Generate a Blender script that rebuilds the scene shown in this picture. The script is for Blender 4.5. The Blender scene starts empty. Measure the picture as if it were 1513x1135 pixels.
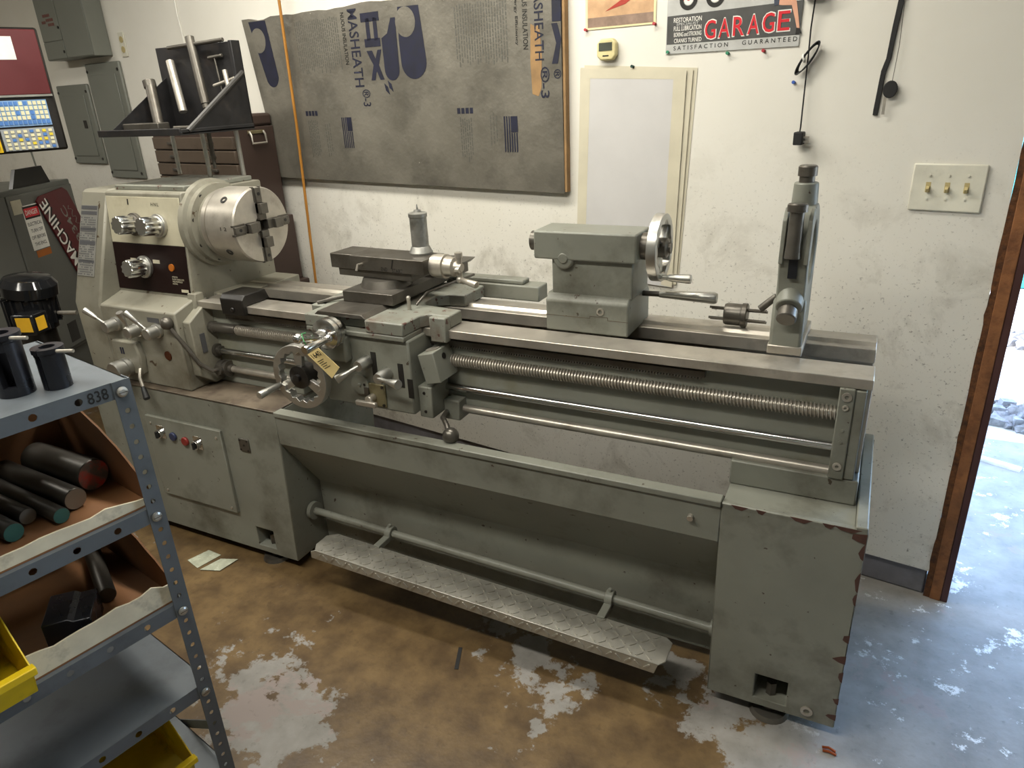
import bpy, bmesh, math, random
from mathutils import Vector, Matrix
random.seed(7)
PI = math.pi
scn = bpy.context.scene
C = scn.collection

# ------------------------------------------------------------------ camera
cam_d = bpy.data.cameras.new('camera'); cam = bpy.data.objects.new('camera', cam_d); C.objects.link(cam)
cam_d.sensor_width = 36.0; cam_d.lens = 36.0 * 1050.0 / 1513.0
cam_d.clip_start = 0.05; cam_d.clip_end = 200
_R = Matrix(((0.895052, -0.133089, 0.42564), (0.443678, 0.362218, -0.819725), (-0.045078, 0.922543, 0.383252)))
cam.matrix_world = Matrix.Translation((0, 0, 1.6)) @ _R.to_4x4()
scn.camera = cam
# ------------------------------------------------------------------ view, world, light
scn.view_settings.view_transform = 'Standard'; scn.view_settings.look = 'None'
scn.view_settings.exposure = 0.0; scn.view_settings.gamma = 1.0
scn.view_settings.use_curve_mapping = False
world = bpy.data.worlds.new('world'); scn.world = world; world.use_nodes = True
wn = world.node_tree.nodes; wl_ = world.node_tree.links
bg = wn['Background']
sky = wn.new('ShaderNodeTexSky'); sky.sky_type = 'NISHITA'; sky.sun_disc = False
sky.sun_elevation = math.radians(65); sky.sun_rotation = math.radians(200); sky.air_density = 1.0; sky.dust_density = 1.5
wl_.new(sky.outputs[0], bg.inputs[0]); bg.inputs[1].default_value = 2.6
sun_d = bpy.data.lights.new('sun_offscreen', 'SUN'); sun_d.energy = 9.0; sun_d.angle = math.radians(1.0); sun_d.color = (1, .96, .9)
sun = bpy.data.objects.new('sun_offscreen', sun_d); C.objects.link(sun)
sun.rotation_euler = (math.radians(23), math.radians(10), 0)      # high, over the roof: lights the yard beyond the building's own shadow

# ------------------------------------------------------------------ helpers
def lin(c):
    if isinstance(c, str):
        c = c.lstrip('#'); c = [int(c[i:i + 2], 16) / 255 for i in (0, 2, 4)]
    return [(x / 12.92 if x <= .04045 else ((x + .055) / 1.055) ** 2.4) for x in c] + [1]
MATS = {}
def mat(name, col, rough=.5, metal=0, var=.15, vs=7, dirt=None, chip=None, bump=0, bs=80, spec=.5, rvar=.15, emit=None):
    if name in MATS: return MATS[name]
    m = bpy.data.materials.new(name); m.use_nodes = True; MATS[name] = m
    N = m.node_tree.nodes; L = m.node_tree.links; b = N['Principled BSDF']
    tc = N.new('ShaderNodeTexCoord')
    def noise(scale, detail=6, rough_=.6):
        n = N.new('ShaderNodeTexNoise'); n.inputs['Scale'].default_value = scale; n.inputs['Detail'].default_value = detail
        n.inputs['Roughness'].default_value = rough_; L.new(tc.outputs['Object'], n.inputs['Vector']); return n
    def mix(fac, A, B):
        x = N.new('ShaderNodeMix'); x.data_type = 'RGBA'
        L.new(fac, x.inputs[0])
        if isinstance(A, list): x.inputs[6].default_value = A
        else: L.new(A, x.inputs[6])
        if isinstance(B, list): x.inputs[7].default_value = B
        else: L.new(B, x.inputs[7])
        return x.outputs[2]
    def ramp(src, a, b_):
        r = N.new('ShaderNodeMapRange'); r.inputs[1].default_value = a; r.inputs[2].default_value = b_; L.new(src, r.inputs[0]); return r.outputs[0]
    c = lin(col)
    n0 = noise(vs)
    hi = [min(1, x * (1 + var)) for x in c[:3]] + [1]; lo = [x * (1 - var) for x in c[:3]] + [1]
    out = mix(ramp(n0.outputs[0], .3, .7), lo, hi)
    if dirt:
        dc, amt, ds, th = dirt
        nd = noise(ds, 8, .65); f = ramp(nd.outputs[0], th, th + .22)
        mm = N.new('ShaderNodeMath'); mm.operation = 'MULTIPLY'; mm.inputs[1].default_value = amt; L.new(f, mm.inputs[0])
        out = mix(mm.outputs[0], out, lin(dc))
    if chip:
        cc, th, cs = chip
        ncp = noise(cs, 5, .55); out = mix(ramp(ncp.outputs[0], th, th + .015), out, lin(cc))
    L.new(out, b.inputs['Base Color'])
    rr = ramp(n0.outputs[0], .3, .7)
    rm = N.new('ShaderNodeMapRange'); rm.inputs[3].default_value = max(.03, rough - rvar / 2); rm.inputs[4].default_value = min(1, rough + rvar / 2); L.new(rr, rm.inputs[0])
    L.new(rm.outputs[0], b.inputs['Roughness'])
    b.inputs['Metallic'].default_value = metal; b.inputs['Specular IOR Level'].default_value = spec
    if bump:
        nb = noise(bs, 4); bp = N.new('ShaderNodeBump'); bp.inputs['Strength'].default_value = bump; bp.inputs['Distance'].default_value = .004
        L.new(nb.outputs[0], bp.inputs['Height']); L.new(bp.outputs[0], b.inputs['Normal'])
    if emit:
        b.inputs['Emission Color'].default_value = lin(emit[0]); b.inputs['Emission Strength'].default_value = emit[1]
    return m

class MB:
    def __init__(s): s.bm = bmesh.new()
    def _face(s, vs):
        try: s.bm.faces.new(vs)
        except ValueError: pass
    def box(s, x0, x1, y0, y1, z0, z1, M=None):
        P = [Vector((x, y, z)) for z in (z0, z1) for y in (y0, y1) for x in (x0, x1)]
        if M is not None: P = [M @ p for p in P]
        v = [s.bm.verts.new(p) for p in P]
        for f in ((0, 2, 3, 1), (4, 5, 7, 6), (0, 1, 5, 4), (2, 6, 7, 3), (0, 4, 6, 2), (1, 3, 7, 5)): s._face([v[i] for i in f])
        return s
    def _frame(s, d):
        d = d.normalized(); a = Vector((0, 0, 1)) if abs(d.z) < .9 else Vector((1, 0, 0))
        u = a.cross(d).normalized(); return u, d.cross(u)
    def rev(s, p0, d, prof, seg=28, cap=True):
        """prof: list of (t along d, radius)"""
        p0 = Vector(p0); d = Vector(d).normalized(); u, w = s._frame(d); rings = []
        for t, r in prof:
            rings.append([s.bm.verts.new(p0 + d * t + (u * math.cos(2 * PI * k / seg) + w * math.sin(2 * PI * k / seg)) * r) for k in range(seg)])
        for a, b in zip(rings, rings[1:]):
            for k in range(seg): s._face([a[k], a[(k + 1) % seg], b[(k + 1) % seg], b[k]])
        if cap: s._face(rings[0][::-1]); s._face(rings[-1])
        return s
    def cyl(s, p0, p1, r0, r1=None, seg=24):
        p0 = Vector(p0); d = Vector(p1) - p0
        return s.rev(p0, d, [(0, r0), (d.length, r0 if r1 is None else r1)], seg)
    def ring(s, p0, d, r_in, r_out, t, seg=32):
        """tube with a hole: length t along d"""
        p0 = Vector(p0); d = Vector(d).normalized(); u, w = s._frame(d); R = []
        for tt, r in ((0, r_in), (0, r_out), (t, r_out), (t, r_in)):
            R.append([s.bm.verts.new(p0 + d * tt + (u * math.cos(2 * PI * k / seg) + w * math.sin(2 * PI * k / seg)) * r) for k in range(seg)])
        for a, b in zip(R, R[1:] + R[:1]):
            for k in range(seg): s._face([a[k], a[(k + 1) % seg], b[(k + 1) % seg], b[k]])
        return s
    def sph(s, c, r, seg=20, sc=(1, 1, 1)):
        n = seg // 2; prof = [(-r * math.cos(PI * i / n), max(1e-4, r * math.sin(PI * i / n))) for i in range(n + 1)]
        return s.rev(Vector(c), (0, 0, 1), prof, seg)
    def prism(s, poly, axis, a0, a1, M=None):
        def pt(p, t):
            q = {'x': (t, p[0], p[1]), 'y': (p[0], t, p[1]), 'z': (p[0], p[1], t)}[axis]; q = Vector(q)
            return M @ q if M is not None else q
        A = [s.bm.verts.new(pt(p, a0)) for p in poly]; B = [s.bm.verts.new(pt(p, a1)) for p in poly]; n = len(poly)
        s._face(A); s._face(B[::-1])
        for i in range(n): s._face([A[i], B[i], B[(i + 1) % n], A[(i + 1) % n]])
        return s
    def quad(s, *pts):
        s._face([s.bm.verts.new(Vector(p)) for p in pts]); return s
    def tube(s, pts, r, seg=8, r1=None):
        pts = [Vector(p) for p in pts]; rings = []
        for i, p in enumerate(pts):
            d = (pts[min(i + 1, len(pts) - 1)] - pts[max(i - 1, 0)]).normalized()
            if i == 0: u, w = s._frame(d)
            else: u = (u - d * u.dot(d)).normalized(); w = d.cross(u)
            rr = r if r1 is None else r + (r1 - r) * i / (len(pts) - 1)
            rings.append([s.bm.verts.new(p + (u * math.cos(2 * PI * k / seg) + w * math.sin(2 * PI * k / seg)) * rr) for k in range(seg)])
        for a, b in zip(rings, rings[1:]):
            for k in range(seg): s._face([a[k], a[(k + 1) % seg], b[(k + 1) % seg], b[k]])
        s._face(rings[0][::-1]); s._face(rings[-1]); return s
    def perf(s, length, width, holes, M, thick=.002):
        """strip along local x (0..length), local z (0..width), real holes [(x, z, r)] spaced apart; thickness along local y"""
        xs = sorted(holes); cells = []; x = 0
        for hx, hz, r in xs:
            h = min(hz, width - hz)
            if hx - h > x + 1e-5: cells.append((x, hx - h, None)); 
            x0 = max(x, hx - h); cells.append((x0, hx + h, (hx, hz, r))); x = hx + h
        if x < length: cells.append((x, length, None))
        for side in (0, thick):
            for x0, x1, h in cells:
                if x1 > length: x1 = length
                if h is None:
                    s.quad(*[M @ Vector(p) for p in ((x0, side, 0), (x1, side, 0), (x1, side, width), (x0, side, width))]); continue
                hx, hz, r = h; o = []; n = []
                for k in range(8):
                    a = k * PI / 4; cx, cz = math.cos(a), math.sin(a); m = max(abs(cx), abs(cz))
                    px = hx + (x1 - hx if cx > 0 else hx - x0) * (cx / m) ; pz = hz + ((width - hz) if cz > 0 else hz) * (cz / m)
                    o.append(s.bm.verts.new(M @ Vector((px, side, pz)))); n.append(s.bm.verts.new(M @ Vector((hx + r * cx, side, hz + r * cz))))
                for k in range(8): s._face([o[k], o[(k + 1) % 8], n[(k + 1) % 8], n[k]])
        for (p, q) in (((0, 0), (length, 0)), ((length, 0), (length, width)), ((length, width), (0, width)), ((0, width), (0, 0))):
            s.quad(*[M @ Vector(v) for v in ((p[0], 0, p[1]), (q[0], 0, q[1]), (q[0], thick, q[1]), (p[0], thick, p[1]))])
        return s
    def build(s, name, m, parent=None, bevel=0, flat=False, loc=None, rotz=None, recalc=True):
        if recalc: bmesh.ops.recalc_face_normals(s.bm, faces=s.bm.faces[:])
        me = bpy.data.meshes.new(name); s.bm.to_mesh(me); s.bm.free()
        me.materials.append(m)
        if not flat:
            for p in me.polygons: p.use_smooth = True
            me.set_sharp_from_angle(angle=math.radians(30))
        o = bpy.data.objects.new(name, me); C.objects.link(o)
        if parent is not None:
            o.parent = parent
            if parent.get('_org') is not None and parent.type == 'EMPTY' and parent.get('_w'): o.location = -Vector(parent.location)
        if loc is not None: o.location = loc
        if rotz is not None: o.rotation_euler = (0, 0, rotz)
        if bevel:
            bv = o.modifiers.new('bevel', 'BEVEL'); bv.width = bevel; bv.segments = 2; bv.limit_method = 'ANGLE'; bv.angle_limit = math.radians(40)
        return o
def tag(o, label, cat=None, group=None, kind=None):
    o['label'] = label
    if cat: o['category'] = cat
    if group: o['group'] = group
    if kind: o['kind'] = kind
    return o
def struct(o): o['kind'] = 'structure'; return o
def thing(name, label, cat, loc=(0, 0, 0), rotz=0, group=None, worldparts=False):
    o = bpy.data.objects.new(name, None); C.objects.link(o); o.location = loc; o.rotation_euler = (0, 0, rotz); o.empty_display_size = .05
    if worldparts: o['_org'] = 1; o['_w'] = 1      # parts given in world coordinates
    return tag(o, label, cat, group)
def copy_tree(o, parent=None):
    c = o.copy(); C.objects.link(c); c.parent = parent
    for ch in o.children: copy_tree(ch, c)
    return c
def text(s, name, m, parent, w, h, org, xd, yd, thick=.0006, loc0=None):
    """flat lettering filling w x h, bottom-left at org, reading along xd, up along yd (parent's coordinates)"""
    cu = bpy.data.curves.new('txt', 'FONT'); cu.body = s; cu.resolution_u = 3; cu.offset = .009
    to = bpy.data.objects.new('txt', cu); C.objects.link(to)
    bpy.context.view_layer.update()
    me = bpy.data.meshes.new_from_object(to.evaluated_get(bpy.context.evaluated_depsgraph_get()))
    bpy.data.objects.remove(to); bpy.data.curves.remove(cu)
    me.name = name; xs = [v.co.x for v in me.vertices]; ys = [v.co.y for v in me.vertices]
    x0, x1, y0, y1 = min(xs), max(xs), min(ys), max(ys); org = Vector(org); xd = Vector(xd).normalized(); yd = Vector(yd).normalized(); nd = xd.cross(yd)
    for v in me.vertices: v.co = org + xd * ((v.co.x - x0) / (x1 - x0) * w) + yd * ((v.co.y - y0) / (y1 - y0) * h) + nd * thick
    me.materials.clear(); me.materials.append(m)
    o = bpy.data.objects.new(name, me); C.objects.link(o); o.parent = parent
    if parent is not None and parent.get('_w'): o.location = -Vector(parent.location)
    return o

# ------------------------------------------------------------------ materials
M_paint = mat('lathe_paint', '#7b7c72', .42, dirt=('#3f3a2c', .75, 4, .52), chip=('#3f352a', .69, 38), vs=3, spec=.4)
M_cream = mat('lathe_paint_light', '#807d70', .42, dirt=('#4f4430', .75, 5, .50), chip=('#4a3c2c', .68, 32), vs=3, spec=.4)
M_chip = mat('chipped_paint', '#7b7c72', .5, dirt=('#5a463a', .8, 9, .52), chip=('#4f3229', .63, 42), vs=6)
M_grime_gap_shade = mat('oil_grime_gap_shade', '#5f5548', .45, var=.35, vs=9, dirt=('#352a24', .8, 12, .5))  # oil on top plate and bed ribs; also paints the tailstock joint's shadow
M_steel = mat('ground_steel', '#b3ada2', .36, metal=.65, var=.15, vs=14, dirt=('#5c5040', .5, 9, .56))
M_steel_d = mat('dark_steel', '#625e57', .38, metal=.65, var=.2, vs=12, dirt=('#3a3024', .6, 10, .5))
M_chrome = mat('chrome', '#c8c8c6', .18, metal=1, var=.06, rvar=.08)
M_alu = mat('aluminium', '#b9b8b2', .35, metal=.9, var=.1, vs=18)
M_black = mat('black_oily', '#1d1b19', .35, var=.3, dirt=('#3a352c', .5, 14, .55))
M_gunblack = mat('black_oxide', '#24252a', .3, metal=.35, var=.25, vs=10, rvar=.12)
M_rubber = mat('rubber', '#151515', .6)
M_maroon = mat('maroon_plate', '#1b0d0b', .5, var=.25, spec=.2)
M_plate = mat('white_plate', '#b8b29b', .4, dirt=('#8a7a58', .5, 8, .55))
M_chart = mat('chart_dark', '#4a4a4c', .5)
M_orange = mat('orange_lamp', '#a85e14', .4)
M_tread = mat('tread_plate', '#aaa79d', .38, metal=.6, var=.15, vs=10, dirt=('#5a5548', .5, 8, .55))
M_brass = mat('brass_oil', '#7d7558', .4, metal=.3, dirt=('#4a3c20', .7, 20, .5))
M_tagm = mat('manila_tag', '#dcc68a', .7)
M_ink = mat('ink', '#15130f', .6)
M_blueink = mat('blue_ink', '#15172b', .7, var=.4, vs=30)
M_green = mat('green_string', '#3f8a55', .6)
M_red = mat('red_button', '#7a2620', .4)
M_blue = mat('blue_button', '#2c3450', .4)

# ------------------------------------------------------------------ room
PHI = math.radians(-7.89); W0 = Vector((.132, 2.294, 0)); WM = Matrix.Translation(W0) @ Matrix.Rotation(PHI, 4, 'Z')
def WP(u, d, z): return WM @ Vector((u, d, z))       # wall frame: along wall, depth (negative = into the room), height
def custom_mat(name):
    m = bpy.data.materials.new(name); m.use_nodes = True; return m, m.node_tree.nodes, m.node_tree.links, m.node_tree.nodes['Principled BSDF']
def nd(N, t, **kw):
    n = N.new(t)
    for k, v in kw.items(): setattr(n, k, v)
    return n
def noise_n(N, L, vec, scale, detail=8, rough=.6, dist=0):
    n = N.new('ShaderNodeTexNoise'); n.inputs['Scale'].default_value = scale; n.inputs['Detail'].default_value = detail
    n.inputs['Roughness'].default_value = rough; n.inputs['Distortion'].default_value = dist; L.new(vec, n.inputs['Vector']); return n.outputs[0]
def rng(N, L, src, a, b, c=0, d=1):
    r = N.new('ShaderNodeMapRange'); r.inputs[1].default_value = a; r.inputs[2].default_value = b; r.inputs[3].default_value = c; r.inputs[4].default_value = d; L.new(src, r.inputs[0]); return r.outputs[0]
def mth(N, L, op, a, b):
    r = N.new('ShaderNodeMath'); r.operation = op
    for i, x in enumerate((a, b)):
        if isinstance(x, (int, float)): r.inputs[i].default_value = x
        else: L.new(x, r.inputs[i])
    return r.outputs[0]
def mixc(N, L, f, A, B):
    x = N.new('ShaderNodeMix'); x.data_type = 'RGBA'
    if isinstance(f, (int, float)): x.inputs[0].default_value = f
    else: L.new(f, x.inputs[0])
    for i, q in ((6, A), (7, B)):
        if isinstance(q, list): x.inputs[i].default_value = q
        else: L.new(q, x.inputs[i])
    return x.outputs[2]

# floor: worn brown coating over grey concrete, the coating gone towards the door
fm, N, L, b = custom_mat('floor_coating')
pos = nd(N, 'ShaderNodeNewGeometry').outputs['Position']; sx = nd(N, 'ShaderNodeSeparateXYZ'); L.new(pos, sx.inputs[0])
n1 = noise_n(N, L, pos, 1.7, 12, .68); n2 = noise_n(N, L, pos, 9, 8, .6); n3 = noise_n(N, L, pos, 40, 4, .6); n4 = noise_n(N, L, pos, 3.2, 12, .7, .3)
wear = mth(N, L, 'ADD', rng(N, L, sx.outputs[0], -.45, .4, 0, .3), n1)
mask = rng(N, L, wear, .562, .576)
brown = mixc(N, L, rng(N, L, n2, .35, .65), lin('#4c3b26'), lin('#6f5a3b'))
brown = mixc(N, L, rng(N, L, n3, .55, .75, 0, .6), brown, lin('#4a3a26'))
grey = mixc(N, L, rng(N, L, n2, .3, .7), lin('#75726c'), lin('#918e89'))
grey = mixc(N, L, rng(N, L, n4, .56, .6), grey, lin('#8a7f7a'))
grey = mixc(N, L, mth(N, L, 'MULTIPLY', rng(N, L, noise_n(N, L, pos, 6, 12, .75), .57, .6), rng(N, L, sx.outputs[0], -.1, .4)), grey, lin('#d8d8d6'))
grey = mixc(N, L, rng(N, L, n3, .6, .75, 0, .5), grey, lin('#5a5650'))
L.new(mixc(N, L, mask, brown, grey), b.inputs['Base Color'])
L.new(rng(N, L, mask, 0, 1, .38, .62), b.inputs['Roughness'])
bp = nd(N, 'ShaderNodeBump'); bp.inputs['Strength'].default_value = .25; bp.inputs['Distance'].default_value = .003
L.new(mth(N, L, 'ADD', mask, n3), bp.inputs['Height']); L.new(bp.outputs[0], b.inputs['Normal'])
M_floor = fm
# wall: off-white paint, smudged and speckled with oil
wm_, N, L, b = custom_mat('wall_paint')
pos = nd(N, 'ShaderNodeNewGeometry').outputs['Position']; sx = nd(N, 'ShaderNodeSeparateXYZ'); L.new(pos, sx.inputs[0])
base = mixc(N, L, rng(N, L, noise_n(N, L, pos, 1.2, 6), .3, .7), lin('#dcd8cc'), lin('#e6e3da'))
low = rng(N, L, sx.outputs[2], 1.5, .9)
speck = mth(N, L, 'MULTIPLY', rng(N, L, noise_n(N, L, pos, 110, 6, .65), .60, .68), low)
sm = mth(N, L, 'MULTIPLY', rng(N, L, noise_n(N, L, pos, 5, 10, .7, .4), .52, .75), low)
base = mixc(N, L, mth(N, L, 'MULTIPLY', sm, .75), base, lin('#8f8775'))
base = mixc(N, L, mth(N, L, 'MULTIPLY', speck, .7), base, lin('#6a6255'))
scuff = rng(N, L, noise_n(N, L, pos, 14, 10, .75, 1.2), .70, .74); base = mixc(N, L, mth(N, L, 'MULTIPLY', scuff, .5), base, lin('#8a8478'))
L.new(base, b.inputs['Base Color']); b.inputs['Roughness'].default_value = .6
M_wall = wm_
M_conc = mat('concrete_curb', '#77757a', .7, var=.2, vs=9, bump=.3, dirt=('#4a463f', .6, 6, .5))
M_ceil = mat('ceiling_paint', '#d8d6cd', .8)
M_wood = mat('raw_wood', '#8a5a34', .7, var=.3, vs=16, dirt=('#5a3216', .8, 22, .5), bump=.6, bs=120)
M_rough = mat('torn_board_edge', '#5e3a1e', .9, var=.5, vs=60, bump=1, bs=90, dirt=('#2a160a', .9, 40, .5))
M_dkwood = mat('painted_jamb', '#4a2c28', .5, var=.2)

struct(MB().box(-8, 4, -4, 3.6, -.12, 0).build('floor', M_floor))['label'] = 'worn brown and grey coated concrete floor'
struct(MB().box(-8, 4, -4, 3.6, 2.75, 2.85).build('ceiling', M_ceil))
w = MB()
w.box(-7.6, .18, 0, .14, .095, 2.75); w.box(.18, 1.2, 0, .14, 2.08, 2.75); w.box(1.2, 3.6, 0, .14, 0, 2.75)
o = struct(w.build('wall_back', M_wall)); o.matrix_world = WM
o = struct(MB().box(-7.6, .175, .006, .14, 0, .095).build('baseboard_back', M_conc, bevel=.006)); o.matrix_world = WM
struct(MB().box(-7.2, -7.1, -3.5, 3.32, 0, 2.75).build('wall_left', M_wall))
struct(MB().box(3.4, 3.5, -4, 1.9, 0, 2.75).build('wall_right', M_wall))
struct(MB().box(-7.2, 3.5, -3.6, -3.5, 0, 2.75).build('wall_front', M_wall))
# door opening: jagged board edge, raw wood jamb, dark painted stop
tr = MB(); z = .0; pts_l = []; rr = random.Random(3)
while z < 2.08: pts_l.append((.176 + rr.random() * .006, z)); z += .03 + rr.random() * .04
poly = [(.196, 0), (.196, 2.08)] + [(x, min(z, 2.08)) for x, z in pts_l[::-1]]
tr.prism(poly, 'y', -.004, .13); o = struct(tr.build('trim_1', M_rough, flat=True)); o.matrix_world = WM; o['label'] = 'splintered dark edge of the wall board beside the doorway'
o = struct(MB().box(.196, .226, -.008, .15, .0, 2.08).build('trim_2', M_wood, bevel=.002)); o.matrix_world = WM; o['label'] = 'raw reddish wooden door jamb'
o = struct(MB().box(.226, .246, -.006, .15, 0, 2.08).build('trim_3', M_dkwood, bevel=.002)); o.matrix_world = WM; o['label'] = 'dark brown painted door stop'
# outside
M_yard = mat('yard_ground', '#b9b7b3', .85, var=.15, vs=3, dirt=('#8c8680', .6, 9, .5), bump=.3, bs=60)
M_gravel = mat('gravel', '#7d7d80', .8, var=.5, vs=30)
M_teal = mat('teal_tarp', '#2aa9ad', .5)
M_whitepipe = mat('pipe_white', '#c9c9c4', .5, dirt=('#77756c', .6, 8, .5))
o = MB().box(-9, 9, 2.1, 40, -.2, -.03).build('ground_outside', M_yard); struct(o); o['label'] = 'pale concrete and dirt yard outside the doorway'
def stones(name, cx, cy, rx, ry, n, h, label):
    g = MB(); r = random.Random(11 + n)
    for i in range(n):
        a = r.random() * 2 * PI; q = math.sqrt(r.random()); x = cx + rx * q * math.cos(a); y = cy + ry * q * math.sin(a); s = .018 + r.random() * .03
        M = Matrix.Translation((x, y, -.03 + h * (1 - q) + s * .3)) @ Matrix.Rotation(r.random() * 6, 4, Vector((r.random(), r.random(), r.random() + .1)).normalized())
        g.prism([(-s, -s * .6), (s * .7, -s), (s, s * .5), (-s * .3, s)], 'z', -s * .4, s * .5, M)
    o = g.build(name, M_gravel, flat=True); tag(o, label, 'gravel', kind='stuff')
stones('gravel_patch', .95, 3.95, .45, .16, 220, .05, 'strip of loose grey gravel lying across the yard')
stones('gravel_heap', 1.35, 5.2, .5, .3, 220, .12, 'heap of grey stones farther out in the yard')
o = MB().cyl((.50, 3.39, -.005), (.70, 3.31, -.005), .022).build('pipe', M_whitepipe); tag(o, 'short pale pipe lying on the yard outside the doorway', 'pipe')
t = MB(); t.prism([(0, 0), (3.2, 0), (3.2, .9), (2.6, 1.25), (.6, 1.25), (0, .9)], 'y', 6.6, 9.0, Matrix.Translation((.75, 0, -.03)))
o = t.build('covered_stack', M_teal, bevel=.04); tag(o, 'turquoise tarpaulin over a stack out in the yard', 'tarp')
# ceiling lamps
def lamp(x, y, W, rot, label, lname, hl=.62):
    t = thing('ceiling_lamp', label, 'lamp', (x, y, 2.75), rot, 'strip lamps on the ceiling')
    MB().prism([(-.13, -.09), (.13, -.09), (.07, 0), (-.07, 0)], 'x', -hl, hl).build('housing', M_plate, t)
    for s in (-.06, .06): MB().cyl((-hl + .04, s, -.105), (hl - .04, s, -.105), .013, seg=12).build('tube', mat('tube_glass', '#f0efe8', .4), t)
    ld = bpy.data.lights.new(lname, 'AREA'); ld.shape = 'RECTANGLE'; ld.size = 2 * hl - .08; ld.size_y = .2; ld.energy = W; ld.color = (1, .96, .86)
    lo = bpy.data.objects.new(lname, ld); C.objects.link(lo); lo.parent = t; lo.location = (0, 0, -.125)
lamp(-1.5, .35, 60, 0, 'long strip lamp on the ceiling in front of the lathe', 'ceiling_front_offscreen', 1.2)
lamp(-1.75, 1.72, 54, 0, 'long strip lamp on the ceiling right above the lathe', 'ceiling_above_lathe_offscreen', 1.2)
lamp(-4.6, .9, 26, 0, 'strip lamp on the ceiling towards the milling machine', 'ceiling_left_offscreen')

# ------------------------------------------------------------------ lathe
LT = thing('metal_lathe', 'large grey-green metalworking lathe with four-jaw chuck, tailstock and treadle', 'lathe', (-1.28, 1.8, 0), worldparts=True)
# --- stand
st = MB()
pr = [(-2.66, .04), (-1.72, .04), (-1.70, .527), (-1.70, .64), (-2.66, .64)]
st.prism(pr, 'y', 1.55, 2.06)
lp = st.build('left_pedestal', M_paint, LT)
st = MB(); st.box(-.243, .081, 1.55, 2.06, .04, .628); st.box(.055, .081, 1.55, 2.06, .628, .648); st.box(-.243, .081, 1.55, 1.565, .628, .641)
rp = st.build('right_pedestal', M_paint, LT)
# front apron: rim, chute and recessed back panel between the pedestals
st = MB()
st.prism([(1.55, .64), (1.575, .64), (1.575, .60), (1.70, .36), (2.05, .36), (2.05, .34), (1.72, .34), (1.72, .04), (1.70, .04), (1.70, .305), (1.55, .527)], 'x', -1.70, -.243)
pan = st.build('chip_pan', M_paint, LT, bevel=.003)
MB().box(-1.70, -.243, 1.544, 1.582, .628, .646).build('pan_rim', M_paint, LT, bevel=.003)
MB().box(-2.665, -1.70, 1.547, 2.06, .64, .646).build('left_top_plate', M_grime_gap_shade, LT, bevel=.002)
MB().box(-.243, .055, 1.565, 2.05, .626, .632).build('right_top_plate', M_paint, LT, bevel=.002)
k = MB(); r_ = random.Random(8)
for z, w_ in ((.62, .03), (.585, .012), (.50, .010), (.45, .008), (.33, .014), (.265, .03), (.21, .010), (.13, .014), (.075, .024)):
    h_ = .008 + r_.random() * .022; pts = [(.0812, z - h_), (.0812, z + h_), (.081 - w_ * (.4 + .6 * r_.random()), z + h_ * .6), (.081 - w_, z + h_ * (r_.random() - .5)), (.081 - w_ * .5, z - h_ * .8)]
    k.prism(pts, 'y', 1.5494, 1.5502)
for x, w_ in ((-.2, .02), (-.15, .012), (-.06, .025), (.0, .014), (.04, .03)): k.prism([(x - w_, .641), (x - w_ * .5, .632), (x + w_ * .3, .629), (x + w_, .640)], 'y', 1.5494, 1.5502)
k = k.build('rust_chips', mat('rust_primer', '#4a2f26', .7, var=.3, vs=40), rp, flat=True); k['kind'] = 'stuff'
# oily pedestal pockets with levelling feet
def cut(o, x0, x1, y0, y1, z0, z1, bevel):
    c = MB().box(x0, x1, y0, y1, z0, z1).build('cutter', M_black, LT)
    bo = o.modifiers.new('cut', 'BOOLEAN'); bo.operation = 'DIFFERENCE'; bo.object = c; bo.solver = 'EXACT'
    bpy.context.view_layer.update(); me = bpy.data.meshes.new_from_object(o.evaluated_get(bpy.context.evaluated_depsgraph_get()))
    o.modifiers.clear(); o.data = me; bpy.data.objects.remove(c)
    for p in me.polygons: p.use_smooth = True
    me.set_sharp_from_angle(angle=math.radians(30))
    bv = o.modifiers.new('bevel', 'BEVEL'); bv.width = bevel; bv.segments = 2; bv.limit_method = 'ANGLE'; bv.angle_limit = math.radians(40)
def pocket(x0, x1, z0, z1, ped):
    cut(ped, x0, x1, 1.5, 1.64, z0, z1, .003)
    MB().cyl(((x0 + x1) / 2, 1.585, z0), ((x0 + x1) / 2, 1.585, z0 + .04), .014, seg=6).build('jack_screw', M_steel_d, LT)
    q = MB(); cxx = (x0 + x1) / 2; q.cyl((cxx, 1.585, 0), (cxx, 1.585, .014), .052, .046); q.cyl((cxx, 1.585, .014), (cxx, 1.585, .05), .016); q.build('levelling_foot', M_steel_d, LT)
pocket(-.122, -.04, .062, .142, rp); pocket(-1.905, -1.82, .063, .142, lp)
for x in (-.1, -1.87, -2.55, -.05):
    MB().cyl((x, 2.0, 0), (x, 2.0, .045), .04).build('levelling_foot', M_steel_d, LT)
MB().cyl((-2.55, 1.585, 0), (-2.55, 1.585, .045), .045).build('levelling_foot', M_steel_d, LT)
MB().ring((.012, 1.552, .07), (0, -1, 0), .008, .015, .006, 20).build('drain_plug', M_steel, LT)
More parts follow.
